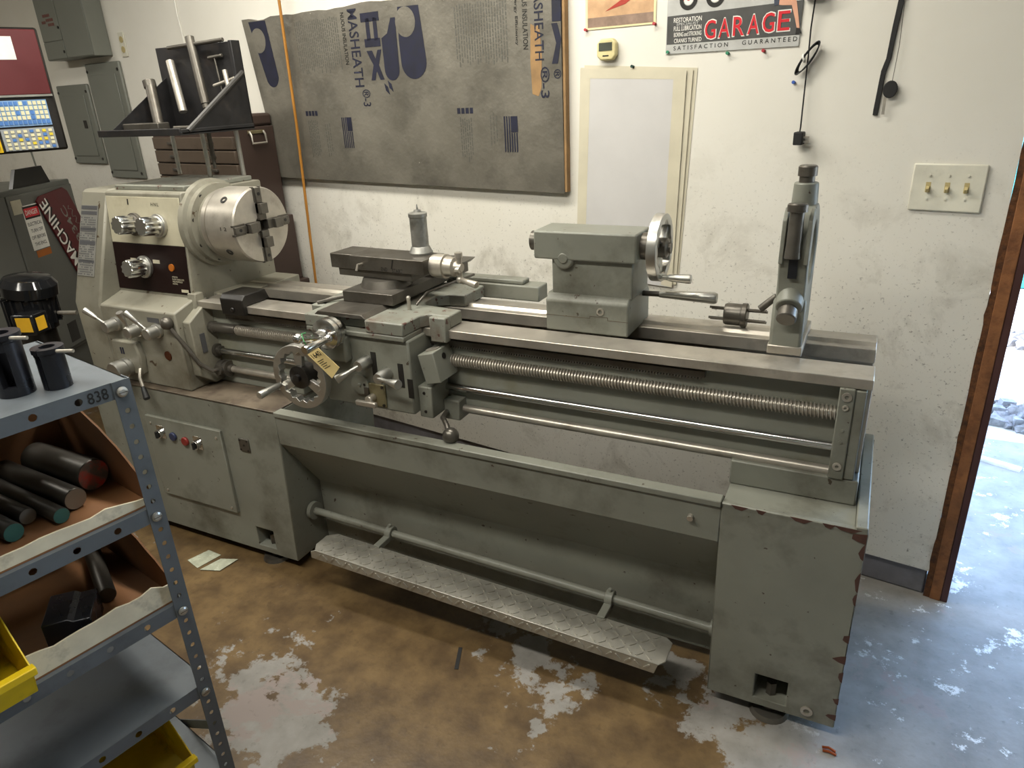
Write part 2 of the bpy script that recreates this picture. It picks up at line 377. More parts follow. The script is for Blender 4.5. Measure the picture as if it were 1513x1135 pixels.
# electrical cover on the left pedestal
cv = MB().box(-2.365, -1.972, 1.538, 1.552, .19, .53).build('electrical_cover', M_paint, LT, bevel=.003)
for i, (x, z, m) in enumerate(((-2.29, .468, M_chrome), (-2.224, .465, M_blue), (-2.162, .457, M_red), (-2.098, .457, M_chrome))):
    k = MB()
    if m is M_chrome:
        k.box(x - .022, x + .022, 1.536, 1.539, z - .022, z + .03); k.cyl((x, 1.538, z), (x, 1.520, z), .017); kk = k.build('selector_switch', m, cv, bevel=.001)
        MB().box(x - .004, x + .004, 1.512, 1.521, z - .013, z + .013, Matrix.Identity(4)).build('switch_lever', M_rubber, kk)
    else:
        k.cyl((x, 1.539, z), (x, 1.528, z), .017); k.build('push_button', m, cv, bevel=.003)
for x, z in ((-2.34, .5), (-1.995, .5), (-2.34, .21), (-1.995, .21)): MB().cyl((x, 1.539, z), (x, 1.535, z), .005, seg=10).build('screw', M_steel, cv)
k = MB(); k.box(-1.895, -1.847, 1.545, 1.552, .465, .515); sk = k.build('socket_plate', M_steel_d, LT, bevel=.003)
for x, z in ((-1.888, .472), (-1.854, .472), (-1.888, .508), (-1.854, .508), (-1.871, .49)): MB().cyl((x, 1.546, z), (x, 1.5435, z), .004, seg=8).build('screw', M_black, sk)
MB().cyl((-.315, 1.552, .585), (-.315, 1.538, .583), .008, seg=10).build('drain_screw', M_steel, LT)
# --- treadle: rail, clamps, tread plate
MB().tube([(-1.712, 1.65, .205), (-.243, 1.65, .165)], .013, 16).build('treadle_rail', M_paint, LT)
for x in (-1.708,): MB().cyl((x, 1.65, .205), (x + .016, 1.65, .205), .033).build('rail_flange', M_paint, LT)
MB().cyl((-.262, 1.65, .166), (-.244, 1.65, .166), .024).build('rail_flange', M_paint, LT)
def trz(x): return .195 + (x + 1.56) / (1.56 - .345) * (-.04)
for x in (-1.36, -.56):
    zc = .205 - (x + 1.712) / 1.469 * .04
    k = MB(); k.ring((x - .012, 1.65, zc), (1, 0, 0), .0132, .025, .024, 20); k.box(x - .012, x + .012, 1.565, 1.645, trz(x) - .012, trz(x) + .008); k.box(x - .012, x + .012, 1.625, 1.66, trz(x) - .012, zc - .012)
    k.cyl((x, 1.65, zc + .02), (x, 1.65, zc + .035), .006, seg=8); k.build('rail_clamp', M_paint, LT, bevel=.002)
TM = Matrix.Translation((-1.56, 1.465, .195)) @ Matrix.Rotation(math.atan(.04 / 1.215), 4, 'Y')
k = MB(); k.prism([(0, .03), (.02, 0), (1.2, 0), (1.215, .02), (1.215, .095), (1.195, .11), (.03, .11), (0, .085)], 'z', -.004, 0, TM)
k.prism([(.02, 0), (1.2, 0), (1.19, -.036), (.0, -.036), (0, -.01)], 'y', 0, .004, TM)
tp = k.build('tread_plate', M_tread, LT, bevel=.0015)
k = MB()
for i in range(43):
    x = .035 + i * .027
    for q in range(4):
        a = PI / 4 if (i + q) % 2 else -PI / 4; y = .016 + q * .0265
        k.prism([(-.0125, 0), (-.009, -.0028), (.009, -.0028), (.0125, 0), (.009, .0028), (-.009, .0028)], 'z', 0, .0028, TM @ Matrix.Translation((x, y, 0)) @ Matrix.Rotation(a, 4, 'Z'))
    a = PI / 4 if i % 2 else -PI / 4
    if x < 1.175: k.prism([(-.0125, 0), (-.009, -.0028), (.009, -.0028), (.0125, 0), (.009, .0028), (-.009, .0028)], 'y', -.0026, 0, TM @ Matrix.Translation((x, 0, -.018)) @ Matrix.Rotation(a, 4, 'Y'))
pt = k.build('tread_pattern', M_tread, tp, flat=True); pt['kind'] = 'stuff'
# --- bed
b = MB()
b.prism([(1.667, .96), (1.764, .96), (1.764, .93), (1.735, .90), (1.735, .70), (1.71, .70), (1.71, .93), (1.667, .935)], 'x', -2.1, .048)
b.prism([(1.878, .96), (1.905, .96), (1.915, .968), (1.935, .968), (1.945, .96), (2.0, .96), (2.0, .70), (1.96, .70), (1.96, .90), (1.878, .925)], 'x', -2.1, .048)
bed = b.build('bed', M_steel, LT, bevel=.002)
k = MB()
for x in [-.35 - i * .28 for i in range(6)]: k.box(x - .02, x + .02, 1.735, 1.96, .72, .89)
k.box(-2.1, .045, 1.735, 1.96, .70, .712); k.build('bed_ribs', M_grime_gap_shade, LT)
k = MB(); k.box(-2.1, .04, 1.704, 1.711, .705, .927); k.build('bed_web', mat('bed_paint', '#7b7c72', .42, dirt=('#5d5326', .7, 4, .52), vs=3, spec=.4), LT)
k = MB(); k.box(-.247, .05, 1.666, 2.03, .632, .70); k.build('bed_foot', M_paint, LT, bevel=.004)
k = MB(); k.box(-2.1, -1.7, 1.70, 2.03, .645, .70); k.build('bed_foot', M_paint, LT, bevel=.004)
k = MB(); k.box(-2.0, -.33, 1.690, 1.706, .905, .921)
for i in range(208): k.box(-2.0 + i * .008, -2.0 + i * .008 + .004, 1.690, 1.704, .898, .906)
rk = k.build('gear_rack', M_steel_d, LT, flat=True)
k = MB(); k.prism([(1.65, .93), (1.65, .985), (1.665, 1.0), (1.76, 1.0), (1.775, .962), (1.668, .962), (1.668, .93)], 'x', -1.965, -1.86); k.cyl((-1.91, 1.651, .95), (-1.91, 1.645, .95), .008, seg=10); k.build('carriage_stop', M_black, LT, bevel=.003)
# end bracket
k = MB(); k.box(-.019, .015, 1.66, 1.735, .70, .935); k.box(.015, .038, 1.664, 1.735, .702, .932)
eb = k.build('end_bracket', M_paint, LT, bevel=.003)
for z, r in ((.915, .011), (.888, .007), (.735, .010)):
    k = MB(); k.ring((-.002, 1.661, z), (0, -1, 0), r * .45, r, .004, 18); k.build('socket_screw', M_steel, eb)
for z in (.83, .80): MB().cyl((-.002, 1.661, z), (-.002, 1.658, z), .004, seg=8).build('pin', M_paint, eb)
# screws and rods
def thread(x0, x1, y, z, r, pitch, depth, seg=20, sub=4):
    bm = bmesh.new(); n = int((x1 - x0) / pitch * sub); prof = [r, r, r - depth, r - depth]; V = []
    for i in range(n + 1):
        row = []
        for k in range(seg):
            t = k / seg; ph = (i + t * 0) % sub; rr_ = prof[int(ph)]
            x = x0 + (i + sub * t) * pitch / sub
            row.append(bm.verts.new((x, y + rr_ * math.cos(2 * PI * t), z + rr_ * math.sin(2 * PI * t))))
        V.append(row)
    for i in range(n):
        for k in range(seg):
            if k < seg - 1: bm.faces.new((V[i][k], V[i + 1][k], V[i + 1][k + 1], V[i][k + 1]))
            elif i + sub + 1 <= n: bm.faces.new((V[i][k], V[i + 1][k], V[i + sub + 1][0], V[i + sub][0]))
    mb = MB(); mb.bm.free(); mb.bm = bm; return mb
th = thread(-1.955, -.02, 1.69, .86, .0185, .0088, .006); th.cyl((-2.07, 1.69, .86), (-1.95, 1.69, .86), .0155); th.cyl((-1.96, 1.69, .86), (-.019, 1.69, .86), .0122)
ls = th.build('leadscrew', M_steel, LT)
k = MB(); k.rev((-2.115, 1.69, .86), (1, 0, 0), [(0, .028), (.02, .028), (.022, .022), (.05, .022), (.052, .019), (.16, .019)]); k.build('leadscrew_collar', M_steel_d, LT)
MB().cyl((-2.11, 1.69, .772), (-.019, 1.69, .772), .0115).build('feed_rod', M_chrome, LT)
k = MB(); k.rev((-2.115, 1.69, .772), (1, 0, 0), [(0, .024), (.045, .024), (.047, .017), (.06, .017)]); k.build('feed_rod_collar', M_steel_d, LT)
MB().cyl((-2.11, 1.69, .705), (-.019, 1.69, .705), .0125).build('control_rod', M_steel, LT)
k = MB(); k.rev((-2.115, 1.69, .705), (1, 0, 0), [(0, .026), (.05, .026), (.052, .030), (.062, .030), (.064, .024), (.075, .030), (.085, .030), (.087, .016), (.1, .016)]); k.build('control_rod_collar', M_steel_d, LT)
# --- headstock
k = MB(); k.prism([(1.66, .93), (1.67, .965), (1.71, 1.32), (1.716, 1.325), (2.075, 1.325), (2.08, 1.32), (2.08, .93)], 'x', -2.515, -2.12)
k.prism([(1.655, .93), (1.665, .985), (1.70, .985), (1.70, .93)], 'x', -2.14, -2.1); k.box(-2.13, -2.0, 1.76, 2.08, .90, .965)
HS = k.build('headstock', M_cream, LT, bevel=.006)
k = MB(); k.box(-2.50, -2.14, 1.745, 2.06, 1.325, 1.342); k.build('headstock_lid', M_chip, HS, bevel=.003)
k = MB(); k.prism([(1.575, .646), (1.575, .935), (1.715, 1.318), (1.73, 1.328), (2.08, 1.328), (2.08, .646)], 'x', -2.655, -2.51); gc = k.build('gear_cover', M_cream, LT, bevel=.008)
k = MB(); k.prism([(1.575, .646), (1.575, .937), (1.672, .968), (1.72, .968), (1.72, .646)], 'x', -2.512, -2.115); k.box(-2.51, -2.14, 1.72, 2.06, .646, .935)
GB = k.build('gearbox', M_cream, LT, bevel=.006)
k = MB(); k.prism([(1.60, .70), (1.60, .90), (1.70, .96), (1.72, .96), (1.72, .66), (1.66, .655)], 'x', -2.116, -2.08); k.build('gearbox_end', M_cream, GB, bevel=.004)
# sloped faces: frame along the slope
def slope(y0, z0, y1, z1):
    d = Vector((0, y1 - y0, z1 - z0)).normalized(); n = Vector((0, -d.z, d.y)); return d, n, Vector((0, y0, z0))
sd, sn, s0 = slope(1.67, .965, 1.71, 1.325)
def sp(x, t, h=0): return Vector((x, 0, 0)) + s0 + sd * t + sn * h
def splate(x0, x1, t0, t1, h0, h1, name, m, par, bevel=.0008):
    k = MB(); P = [sp(x, t, h) for h in (h0, h1) for t in (t0, t1) for x in (x0, x1)]
    v = [k.bm.verts.new(p) for p in P]
    for f in ((0, 2, 3, 1), (4, 5, 7, 6), (0, 1, 5, 4), (2, 6, 7, 3), (0, 4, 6, 2), (1, 3, 7, 5)): k._face([v[i] for i in f])
    return k.build(name, m, par, bevel=bevel)
splate(-2.508, -2.128, .182, .345, 0, .003, 'speed_plate', M_plate, HS)
mp = splate(-2.508, -2.128, .012, .180, 0, .003, 'maroon_plate', M_maroon, HS)
k = MB(); c = sp(-2.205, .105, .003); k.cyl(c, c + sn * .004, .013); k.build('badge', M_orange, mp)
text('ATTENTION\nDO NOT CHANGE LEVERS\nWHILE THE SPINDLE IS\nROTATING', 'lettering', M_plate, HS, .06, .03, sp(-2.21, .045, .0032), (1, 0, 0), sd).location = (0, 0, 0)
text('H\u2009N\u2009L', 'lettering', M_ink, HS, .04, .012, sp(-2.27, .315, .0032), (1, 0, 0), sd).location = (0, 0, 0)
for x, t in ((-2.39, .325), ): splate(x - .003, x + .003, t - .008, t + .012, .003, .0036, 'pointer_mark', M_ink, HS, 0)
splate(-2.30, -2.265, .115, .128, .003, .0036, 'small_plate', M_plate, mp, 0); splate(-2.42, -2.39, .115, .128, .003, .0036, 'small_plate', M_plate, mp, 0); splate(-2.17, -2.135, .02, .03, .003, .0036, 'small_plate', M_plate, mp, 0)
def knob(x, t, redring=False):
    c = sp(x, t, .003); k = MB(); k.rev(c, sn, [(0, .040), (.012, .040), (.014, .034), (.02, .034)], 28)
    kb = k.build('speed_knob', M_alu if not redring else M_steel_d, HS, bevel=.001)
    k = MB(); u = Vector((1, 0, 0)); w = sn.cross(u); n = 20; rings = []
    for tt in (.02, .072, .076):
        rg = []
        for i in range(40):
            a = 2 * PI * i / 40; r = (.032 if (i // 2) % 2 else .0275) * (.93 if tt > .073 else 1)
            rg.append(k.bm.verts.new(c + sn * tt + (u * math.cos(a) + w * math.sin(a)) * r))
        rings.append(rg)
    for a_, b_ in zip(rings, rings[1:]):
        for i in range(40): k._face([a_[i], a_[(i + 1) % 40], b_[(i + 1) % 40], b_[i]])
    k._face(rings[-1]); k.build('grip', M_chrome, kb)
    return kb
knob(-2.362, .25, True); knob(-2.238, .25); knob(-2.343, .10)
# thread chart on the gear cover
cd_, cn, c0 = slope(1.575, .935, 1.715, 1.325)
def cp(x, t, h): return Vector((x, 0, 0)) + c0 + cd_ * t + cn * h
k = MB(); P = [cp(x, t, h) for h in (0, .002) for t in (.10, .36) for x in (-2.643, -2.548)]; v = [k.bm.verts.new(p) for p in P]
for f in ((0, 2, 3, 1), (4, 5, 7, 6), (0, 1, 5, 4), (2, 6, 7, 3), (0, 4, 6, 2), (1, 3, 7, 5)): k._face([v[i] for i in f])
ch = k.build('thread_chart', mat('chart_plate', '#8b8a84', .45, metal=.4), LT)
k = MB()
def cbar(x0, x1, t0, t1): k.quad(cp(x0, t0, .0026), cp(x1, t0, .0026), cp(x1, t1, .0026), cp(x0, t1, .0026))
for t0, t1 in ((.345, .358), (.326, .338), (.268, .278), (.216, .230), (.150, .160)): cbar(-2.64, -2.551, t0, t1)
r5 = random.Random(5)
for i in range(26):
    t0 = .105 + i * .0083
    for j in range(10):
        if r5.random() < .8: cbar(-2.638 + j * .0085, -2.638 + j * .0085 + .0055, t0, t0 + .0042)
kk = k.build('chart_print', M_chart, ch, flat=True, recalc=False); kk['kind'] = 'stuff'
# gearbox levers
def glever(x, z, dirv, ln, r=.022):
    k = MB(); k.rev((x, 1.576, z), (0, -1, 0), [(0, r + .004), (.012, r + .004), (.014, r), (.05, r), (.054, r - .004)], 26); g = k.build('gear_lever', M_alu, GB)
    a = Vector((x, 1.54, z)); d = Vector(dirv).normalized(); k = MB(); k.cyl(a, a + d * ln * .55, .005, seg=10); k.rev(a + d * ln * .5, d, [(0, .007), (ln * .45, .0125), (ln * .5, .0115)], 16); k.build('handle', M_alu, g)
glever(-2.435, .872, (-.75, -.25, .62), .10); glever(-2.318, .862, (.05, -.3, .9), .085); glever(-2.215, .868, (-.6, -.3, .8), .105)
k = MB(); k.prism([(-2.46, .69), (-2.33, .69), (-2.32, .76), (-2.335, .815), (-2.46, .815)], 'y', 1.55, 1.578); gp = k.build('selector_pad', M_cream, GB, bevel=.006)
k = MB(); k.rev((-2.40, 1.551, .715), (0, -1, 0), [(0, .036), (.02, .036), (.022, .031), (.03, .031), (.032, .036), (.06, .036), (.064, .032)], 28); k.build('selector_knob', M_alu, GB)
k = MB(); k.tube([(-2.335, 1.55, .715), (-2.32, 1.53, .69), (-2.30, 1.52, .655)], .006); lv = k.build('shift_lever', M_steel, GB)
k = MB(); k.rev((-2.303, 1.521, .66), (.2, -.1, -.35), [(0, .007), (.01, .009), (.045, .012), (.05, .009)], 14); k.build('black_tip', M_rubber, lv)
MB().cyl((-2.195, 1.576, .775), (-2.195, 1.572, .775), .017).build('oil_window', mat('amber_glass', '#4a2412', .15), GB)
for x in (-2.415, -2.403): MB().box(x - .003, x + .003, 1.548, 1.5505, .765, .79).build('blue_mark', M_blueink, GB)
MB().cyl((-2.40, 1.5755, .905), (-2.40, 1.574, .905), .018).build('blue_dial', M_blueink, GB)
MB().box(-2.26, -2.20, 1.5735, 1.5755, .895, .912).build('name_plate', M_chart, GB)
MB().box(-2.0795, -2.077, 1.63, 1.65, .78, .85).build('side_plate', M_chart, GB)
k = MB(); k.tube([(-2.05, 1.66, .71), (-2.05, 1.63, .715), (-2.075, 1.60, .75), (-2.10, 1.58, .82), (-2.135, 1.565, .885)], .0075, 10); k.cyl((-2.05, 1.69, .705), (-2.05, 1.65, .71), .018); cl = k.build('control_lever', M_steel_d, LT)
MB().sph((-2.145, 1.562, .905), .023).build('ball_knob', M_steel_d, cl)
# spindle boss + chuck
k = MB(); k.rev((-2.125, 1.8325, 1.2045), (1, 0, 0), [(0, .155), (.02, .152), (.026, .14), (.045, .138), (.05, .115), (.07, .115)], 44); bs_ = k.build('spindle_boss', M_cream, HS)
for a in (2.2, 2.9, 3.6, 4.3):
    q = Vector((-2.082, 1.8325 + .127 * math.cos(a), 1.2045 + .127 * math.sin(a))); MB().cyl(q, q + Vector((.004, 0, 0)), .007, seg=10).build('boss_screw', M_black, bs_)
k = MB(); k.rev((-2.055, 1.8325, 1.2045), (1, 0, 0), [(0, .122), (.018, .122), (.020, .117), (.028, .117), (.030, .128), (.155, .128), (.160, .124), (.160, .03), (.02, .03)], 56)
CK = k.build('chuck', M_steel, LT)
for i in range(4):
    a = i * PI / 2; M = Matrix.Translation((-1.895, 1.8325, 1.2045)) @ Matrix.Rotation(a, 4, 'X')
    k = MB(); k.box(-.012, .012, .018, .075, -.016, .016, M); k.box(-.012, .026, .04, .075, -.016, .016, M); k.box(-.012, .008, .075, .126, -.012, .012, M); jw = k.build('jaw', M_steel_d, CK, bevel=.0015)
    k = MB(); k.box(-.01, .0015, .078, .129, -.0185, -.012, M); k.box(-.01, .0015, .078, .129, .012, .0185, M); k.build('jaw_slot', M_steel_d, CK)
    c = M @ Vector((.0085, .105, 0)); MB().cyl(c - Vector((.001, 0, 0)), c + Vector((.001, 0, 0)), .006, seg=10).build('screw', M_black, jw)
for a in (-2.5, -.9, .7, 2.3):
    d = Vector((0, math.cos(a), math.sin(a))); c = Vector((-1.96, 1.8325, 1.2045)); k = MB(); k.ring(c + d * .126, d, .006, .013, .004, 18); k.build('key_socket', M_black, CK)
text('1 2', 'stamp', M_ink, CK, .028, .012, (-1.955, 1.7045, 1.205), (1, 0, 0), (0, 0, 1)).location = (0, 0, 0)
# --- carriage
k = MB()
k.prism([(-1.512, 1.565), (-1.42, 1.565), (-1.42, 1.60), (-1.30, 1.60), (-1.285, 1.565), (-1.153, 1.565), (-1.153, 1.655), (-1.135, 1.68), (-1.065, 1.68), (-1.065, 1.748), (-1.20, 1.762), (-1.225, 1.80), (-1.225, 1.86), (-1.19, 1.885), (-1.135, 1.89), (-1.135, 2.02), (-1.56, 2.02), (-1.56, 1.69), (-1.512, 1.66)], 'z', .962, 1.0)
k.box(-1.512, -1.153, 1.565, 1.665, .945, .962); k.box(-1.12, -1.065, 1.652, 1.68, .925, 1.0); k.box(-1.56, -1.512, 1.652, 1.69, .925, 1.0)
SA = k.build('saddle', M_chip, LT, bevel=.004)
k = MB(); k.prism([(-1.475, 1.0), (-1.46, 1.012), (-1.30, 1.012), (-1.285, 1.0)], 'y', 1.57, 2.0); k.build('cross_slide_way', M_steel_d, SA, bevel=.001)
k = MB(); k.cyl((-1.218, 1.70, 1.0), (-1.218, 1.70, 1.035), .006, seg=12); k.sph((-1.218, 1.70, 1.036), .007, 12); k.build('lock_pin', M_steel, SA)
k = MB(); k.box(-1.475, -1.147, 1.575, 1.703, .715, .947); AP = k.build('apron', M_paint, LT, bevel=.006)
k = MB(); k.box(-1.45, -1.355, 1.545, 1.577, .865, .945); k.build('apron_boss', M_paint, AP, bevel=.006)
# handwheel with scalloped inner rim
k = MB(); W = Vector((-1.482, 1.497, .83)); nseg = 72; R4 = []
for y, ro, f in ((0, .101, 0), (-.026, .101, 0), (-.026, 0, 1), (0, 0, 1)):
    R4.append([k.bm.verts.new(W + Vector(((ro if not f else .078 + .0045 * math.cos(18 * 2 * PI * i / nseg)) * math.cos(2 * PI * i / nseg), y, (ro if not f else .078 + .0045 * math.cos(18 * 2 * PI * i / nseg)) * math.sin(2 * PI * i / nseg)))) for i in range(nseg)])
for a_, b_ in zip(R4, R4[1:] + R4[:1]):
    for i in range(nseg): k._face([a_[i], a_[(i + 1) % nseg], b_[(i + 1) % nseg], b_[i]])
for a in (PI * .5, PI * 1.17, PI * 1.83):
    d = Vector((math.cos(a), 0, math.sin(a))); s_ = Vector((-d.z, 0, d.x)); p = W
    k.prism([(.025, -.011), (.082, -.018), (.082, .018), (.025, .011)], 'z', -.007, .007, Matrix.Translation(p + Vector((0, -.012, 0))) @ Matrix(((d.x, s_.x, 0, 0), (0, 0, 1, 0), (d.z, s_.z, 0, 0), (0, 0, 0, 1))))
HWH = k.build('handwheel', M_alu, AP, bevel=.0015)
k = MB(); k.rev(W + Vector((0, .078, 0)), (0, -1, 0), [(0, .03), (.06, .03), (.062, .036), (.105, .036), (.108, .012), (.118, .012)], 30); k.build('hub', M_black, HWH)
k = MB(); a = PI * 1.13; c = W + Vector((.09 * math.cos(a), -.02, .09 * math.sin(a))); k.rev(c, (-.05, -1, -.03), [(0, .007), (.012, .008), (.014, .009), (.085, .0125), (.09, .011)], 16); k.build('crank_handle', M_alu, HWH)
# cross slide dial + ball crank
k = MB(); D = Vector((-1.385, 1.565, .965)); k.rev(D, (0, -1, 0), [(0, .03), (.025, .03), (.027, .046), (.04, .046), (.041, .043), (.047, .043), (.048, .046), (.062, .046), (.066, .04), (.07, .022), (.10, .018), (.103, .012)], 40); DL = k.build('cross_slide_dial', M_chrome, SA)
k = MB(); h = D + Vector((0, -.097, 0)); k.tube([h + Vector((-.065, 0, -.008)), h + Vector((.045, 0, .006))], .008, 12); k.sph(h + Vector((-.07, 0, -.008)), .0165, 18); k.sph(h + Vector((.045, 0, .006)), .012, 16)
k.rev(h + Vector((.045, .005, .006)), (-.12, -1, -.08), [(0, .007), (.015, .008), (.017, .009), (.09, .0135), (.096, .012)], 16); k.build('ball_crank', M_chrome, DL)
# hang tag
p0, p1, p2, p3 = Vector((-1.432, 1.448, .938)), Vector((-1.388, 1.448, .962)), Vector((-1.302, 1.452, .893)), Vector((-1.335, 1.452, .855))
TG = thing('hang_tag', 'manila paper tag hanging from the cross slide crank, reading 1640', 'tag', (-1.40, 1.45, .95), worldparts=True)
k = MB(); n_ = Vector((0, .0006, 0)); A = [k.bm.verts.new(q - n_) for q in (p0, p1, p2, p3)]; Bv = [k.bm.verts.new(q + n_) for q in (p0, p1, p2, p3)]
k._face(A); k._face(Bv[::-1])
for i in range(4): k._face([A[i], Bv[i], Bv[(i + 1) % 4], A[(i + 1) % 4]])
tgp = k.build('tag_card', M_tagm, TG)
xd = (p3 - p0).normalized(); yd = (p1 - p0).normalized()
text('1640', 'tag_number', M_ink, TG, .037, .017, p0 + xd * .050 + yd * .007 - n_ * 1.5, yd, -xd)
k = MB(); q0 = p0 + xd * .062 - n_ * 2
for i in range(5): k.quad(q0 + xd * (i * .007) + yd * .008, q0 + xd * (i * .007) + yd * (.034 - .006 * (i % 2)), q0 + xd * (i * .007 + .002) + yd * (.034 - .006 * (i % 2)), q0 + xd * (i * .007 + .002) + yd * .008)
k.build('tag_print', M_ink, TG, flat=True, recalc=False)
k = MB(); k.tube([(p0 + p1) / 2, (p0 + p1) / 2 + Vector((.0, -.006, .012)), h + Vector((-.045, -.01, .012)), h + Vector((-.05, .012, .008))], .0016, 6); k.build('string', M_green, TG)
# apron details
k = MB(); k.cyl((-1.335, 1.576, .79), (-1.335, 1.566, .79), .033); k.cyl((-1.335, 1.566, .79), (-1.335, 1.562, .79), .006, seg=10); k.build('apron_cap', M_paint, AP, bevel=.002)
def alever(x, z, ex, ez, ey=-.09):
    k = MB(); k.rev((x, 1.576, z), (0, -1, 0), [(0, .02), (.035, .018), (.05, .016)], 20); kb = k.build('feed_lever', M_alu, AP)
    a = Vector((x, 1.53, z)); e = Vector((x + ex, 1.53 + ey, z + ez)); d = e - a; k = MB(); k.cyl(a, a + d * .45, .006, seg=12); k.rev(a + d * .4, d, [(0, .006), (.012, .008), (d.length * .55, .0145), (d.length * .6, .0135)], 16); k.build('handle', M_alu, kb)
alever(-1.300, .868, -.05, -.032, -.045); alever(-1.232, .838, .092, .006, -.03)
for x, z0, z1 in ((-1.276, .825, .90), (-1.182, .80, .875), (-1.153, .77, .83)): MB().box(x - .009, x + .009, 1.5735, 1.5755, z0, z1).build('label_strip', M_ink, AP)
k = MB(); k.box(-1.325, -1.245, 1.568, 1.577, .725, .80); vp = k.build('valve_plate', M_brass, AP, bevel=.004)
for x in (-1.317, -1.253):
    for z in (.733, .792): MB().cyl((x, 1.569, z), (x, 1.5655, z), .005, seg=8).build('screw', M_black, vp)
k = MB(); k.cyl((-1.29, 1.57, .755), (-1.29, 1.54, .755), .013); k.box(-1.33, -1.255, 1.528, 1.542, .738, .755); k.build('lever', M_steel, vp, bevel=.004)
k = MB(); k.box(-1.318, -1.302, 1.562, 1.57, .755, .785); k.build('slot', M_steel_d, vp)
# thread dial block, rod support and reversing lever on the right of the apron
k = MB(); M = Matrix.Translation((-1.098, 1.648, .862)) @ Matrix.Rotation(math.radians(-14), 4, 'Y'); k.box(-.027, .027, -.05, .05, -.048, .045, M); td = k.build('thread_dial', M_paint, LT, bevel=.003)
k = MB(); k.rev(M @ Vector((0, -.005, .045)), M.to_3x3() @ Vector((0, 0, 1)), [(0, .022), (.0025, .022), (.0035, .018)], 24); k.build('dial_face', M_steel, td)
k = MB(); k.cyl(M @ Vector((.027, .0, .02)), M @ Vector((.029, .0, .02)), .009, seg=14); k.build('screw', M_black, td)
k = MB(); k.box(-1.147, -1.10, 1.60, 1.70, .70, .80); k.box(-1.10, -1.045, 1.66, 1.72, .675, .74); rs = k.build('rod_support', M_paint, LT, bevel=.004)
for z in (.72, .78): MB().cyl((-1.125, 1.601, z), (-1.125, 1.598, z), .005, seg=8).build('screw', M_black, rs)
k = MB(); k.tube([(-1.09, 1.66, .70), (-1.08, 1.62, .70), (-1.055, 1.60, .685), (-1.045, 1.59, .665)], .008, 10); cl2 = k.build('reverse_lever', M_steel_d, LT)
MB().sph((-1.035, 1.585, .663), .025).build('ball_knob', M_steel_d, cl2)
# cross slide, swivel, compound
k = MB(); k.box(-1.45, -1.262, 1.68, 2.14, 1.012, 1.046); CS = k.build('cross_slide', M_steel_d, LT, bevel=.002)
k = MB(); k.prism([(-1.255, 1.046), (-1.235, 1.062), (-1.30, 1.062), (-1.40, 1.062), (-1.45, 1.046)], 'y', 1.90, 2.15); k.build('rear_slide', M_steel_d, CS, bevel=.001)
CM = Matrix.Translation((-1.36, 1.805, 0)) @ Matrix.Rotation(math.radians(-2.5), 4, 'Z')
k = MB(); k.cyl((-1.36, 1.79, 1.046), (-1.36, 1.79, 1.07), .082, .072, seg=40); k.build('swivel_base', M_steel_d, CS)
k = MB(); k.box(-.165, .125, -.045, .055, 1.070, 1.100, CM); k.box(-.19, -.10, -.05, .062, 1.094, 1.14, CM); CPd = k.build('compound_base', M_steel_d, CS, bevel=.002)
k = MB(); k.box(-.102, .18, -.056, .06, 1.096, 1.14, CM); CT = k.build('compound_slide', M_steel_d, LT, bevel=.002)
text('END', 'marker_writing', M_ink, CT, .024, .012, CM @ Vector((.02, -.0563, 1.099)), CM.to_3x3() @ Vector((1, 0, 0)), (0, 0, 1)); text('START', 'marker_writing', M_ink, CT, .04, .012, CM @ Vector((.062, -.0563, 1.097)), CM.to_3x3() @ Vector((1, 0, 0)), (0, 0, 1))
k = MB(); k.prism([(.058, 1.108), (.062, 1.108), (.07, 1.136), (.066, 1.136)], 'y', -.0568, -.056, CM); k.build('marker_line', M_ink, CT)
k = MB(); k.tube([CM @ Vector((-.055, -.052, 1.115)), CM @ Vector((-.052, -.08, 1.118)), CM @ Vector((-.055, -.085, 1.10))], .004, 8); k.build('lock_handle', M_steel, CT)
k = MB(); c = CM @ Vector((.18, .002, 1.115)); d = CM.to_3x3() @ Vector((1, 0, 0)); k.rev(c, d, [(0, .034), (.012, .034), (.013, .037), (.045, .037), (.047, .031), (.075, .029), (.08, .02), (.10, .012)], 34); cdl = k.build('compound_dial', M_steel, CT)
k = MB(); e = c + d * .09; k.cyl(e + Vector((0, 0, .035)), e + Vector((0, 0, -.035)), .008, seg=12); k.cyl(e + Vector((0, 0, .03)), e + Vector((0, 0, .045)), .012, seg=16); k.cyl(e + Vector((-.005, -.012, -.005)), e + Vector((.008, -.012, -.005)), .009); k.sph(e + Vector((0, 0, -.037)), .012, 14); k.rev(e + Vector((0, 0, -.037)), (1, -.35, -.08), [(0, .006), (.012, .008), (.07, .011), (.075, .009)], 14); k.build('crank', M_steel, cdl)
k = MB(); cc = CM @ Vector((.11, .035, 1.14)); k.rev(cc, (0, 0, 1), [(0, .036), (.006, .037), (.010, .034), (.022, .029), (.024, .0265), (.112, .0265), (.113, .029), (.124, .029), (.127, .022), (.128, .012), (.134, .010), (.135, .003), (.15, .0012)], 30); k.build('toolpost_sleeve', mat('grease_metal', '#8f8e88', .4, metal=.6, var=.25, vs=20, dirt=('#3c352a', .7, 18, .5)), LT)
k = MB(); k.box(-1.29, -.94, 2.03, 2.10, .955, 1.005); k.box(-1.27, -1.0, 2.04, 2.09, 1.005, 1.02); k.build('taper_attachment', M_paint, LT, bevel=.004)
k = MB(); k.tube([(-1.205, 1.72, 1.01), (-1.19, 1.76, 1.04), (-1.16, 2.0, 1.04)], .004, 8); k.build('lock_rod', M_steel_d, LT)
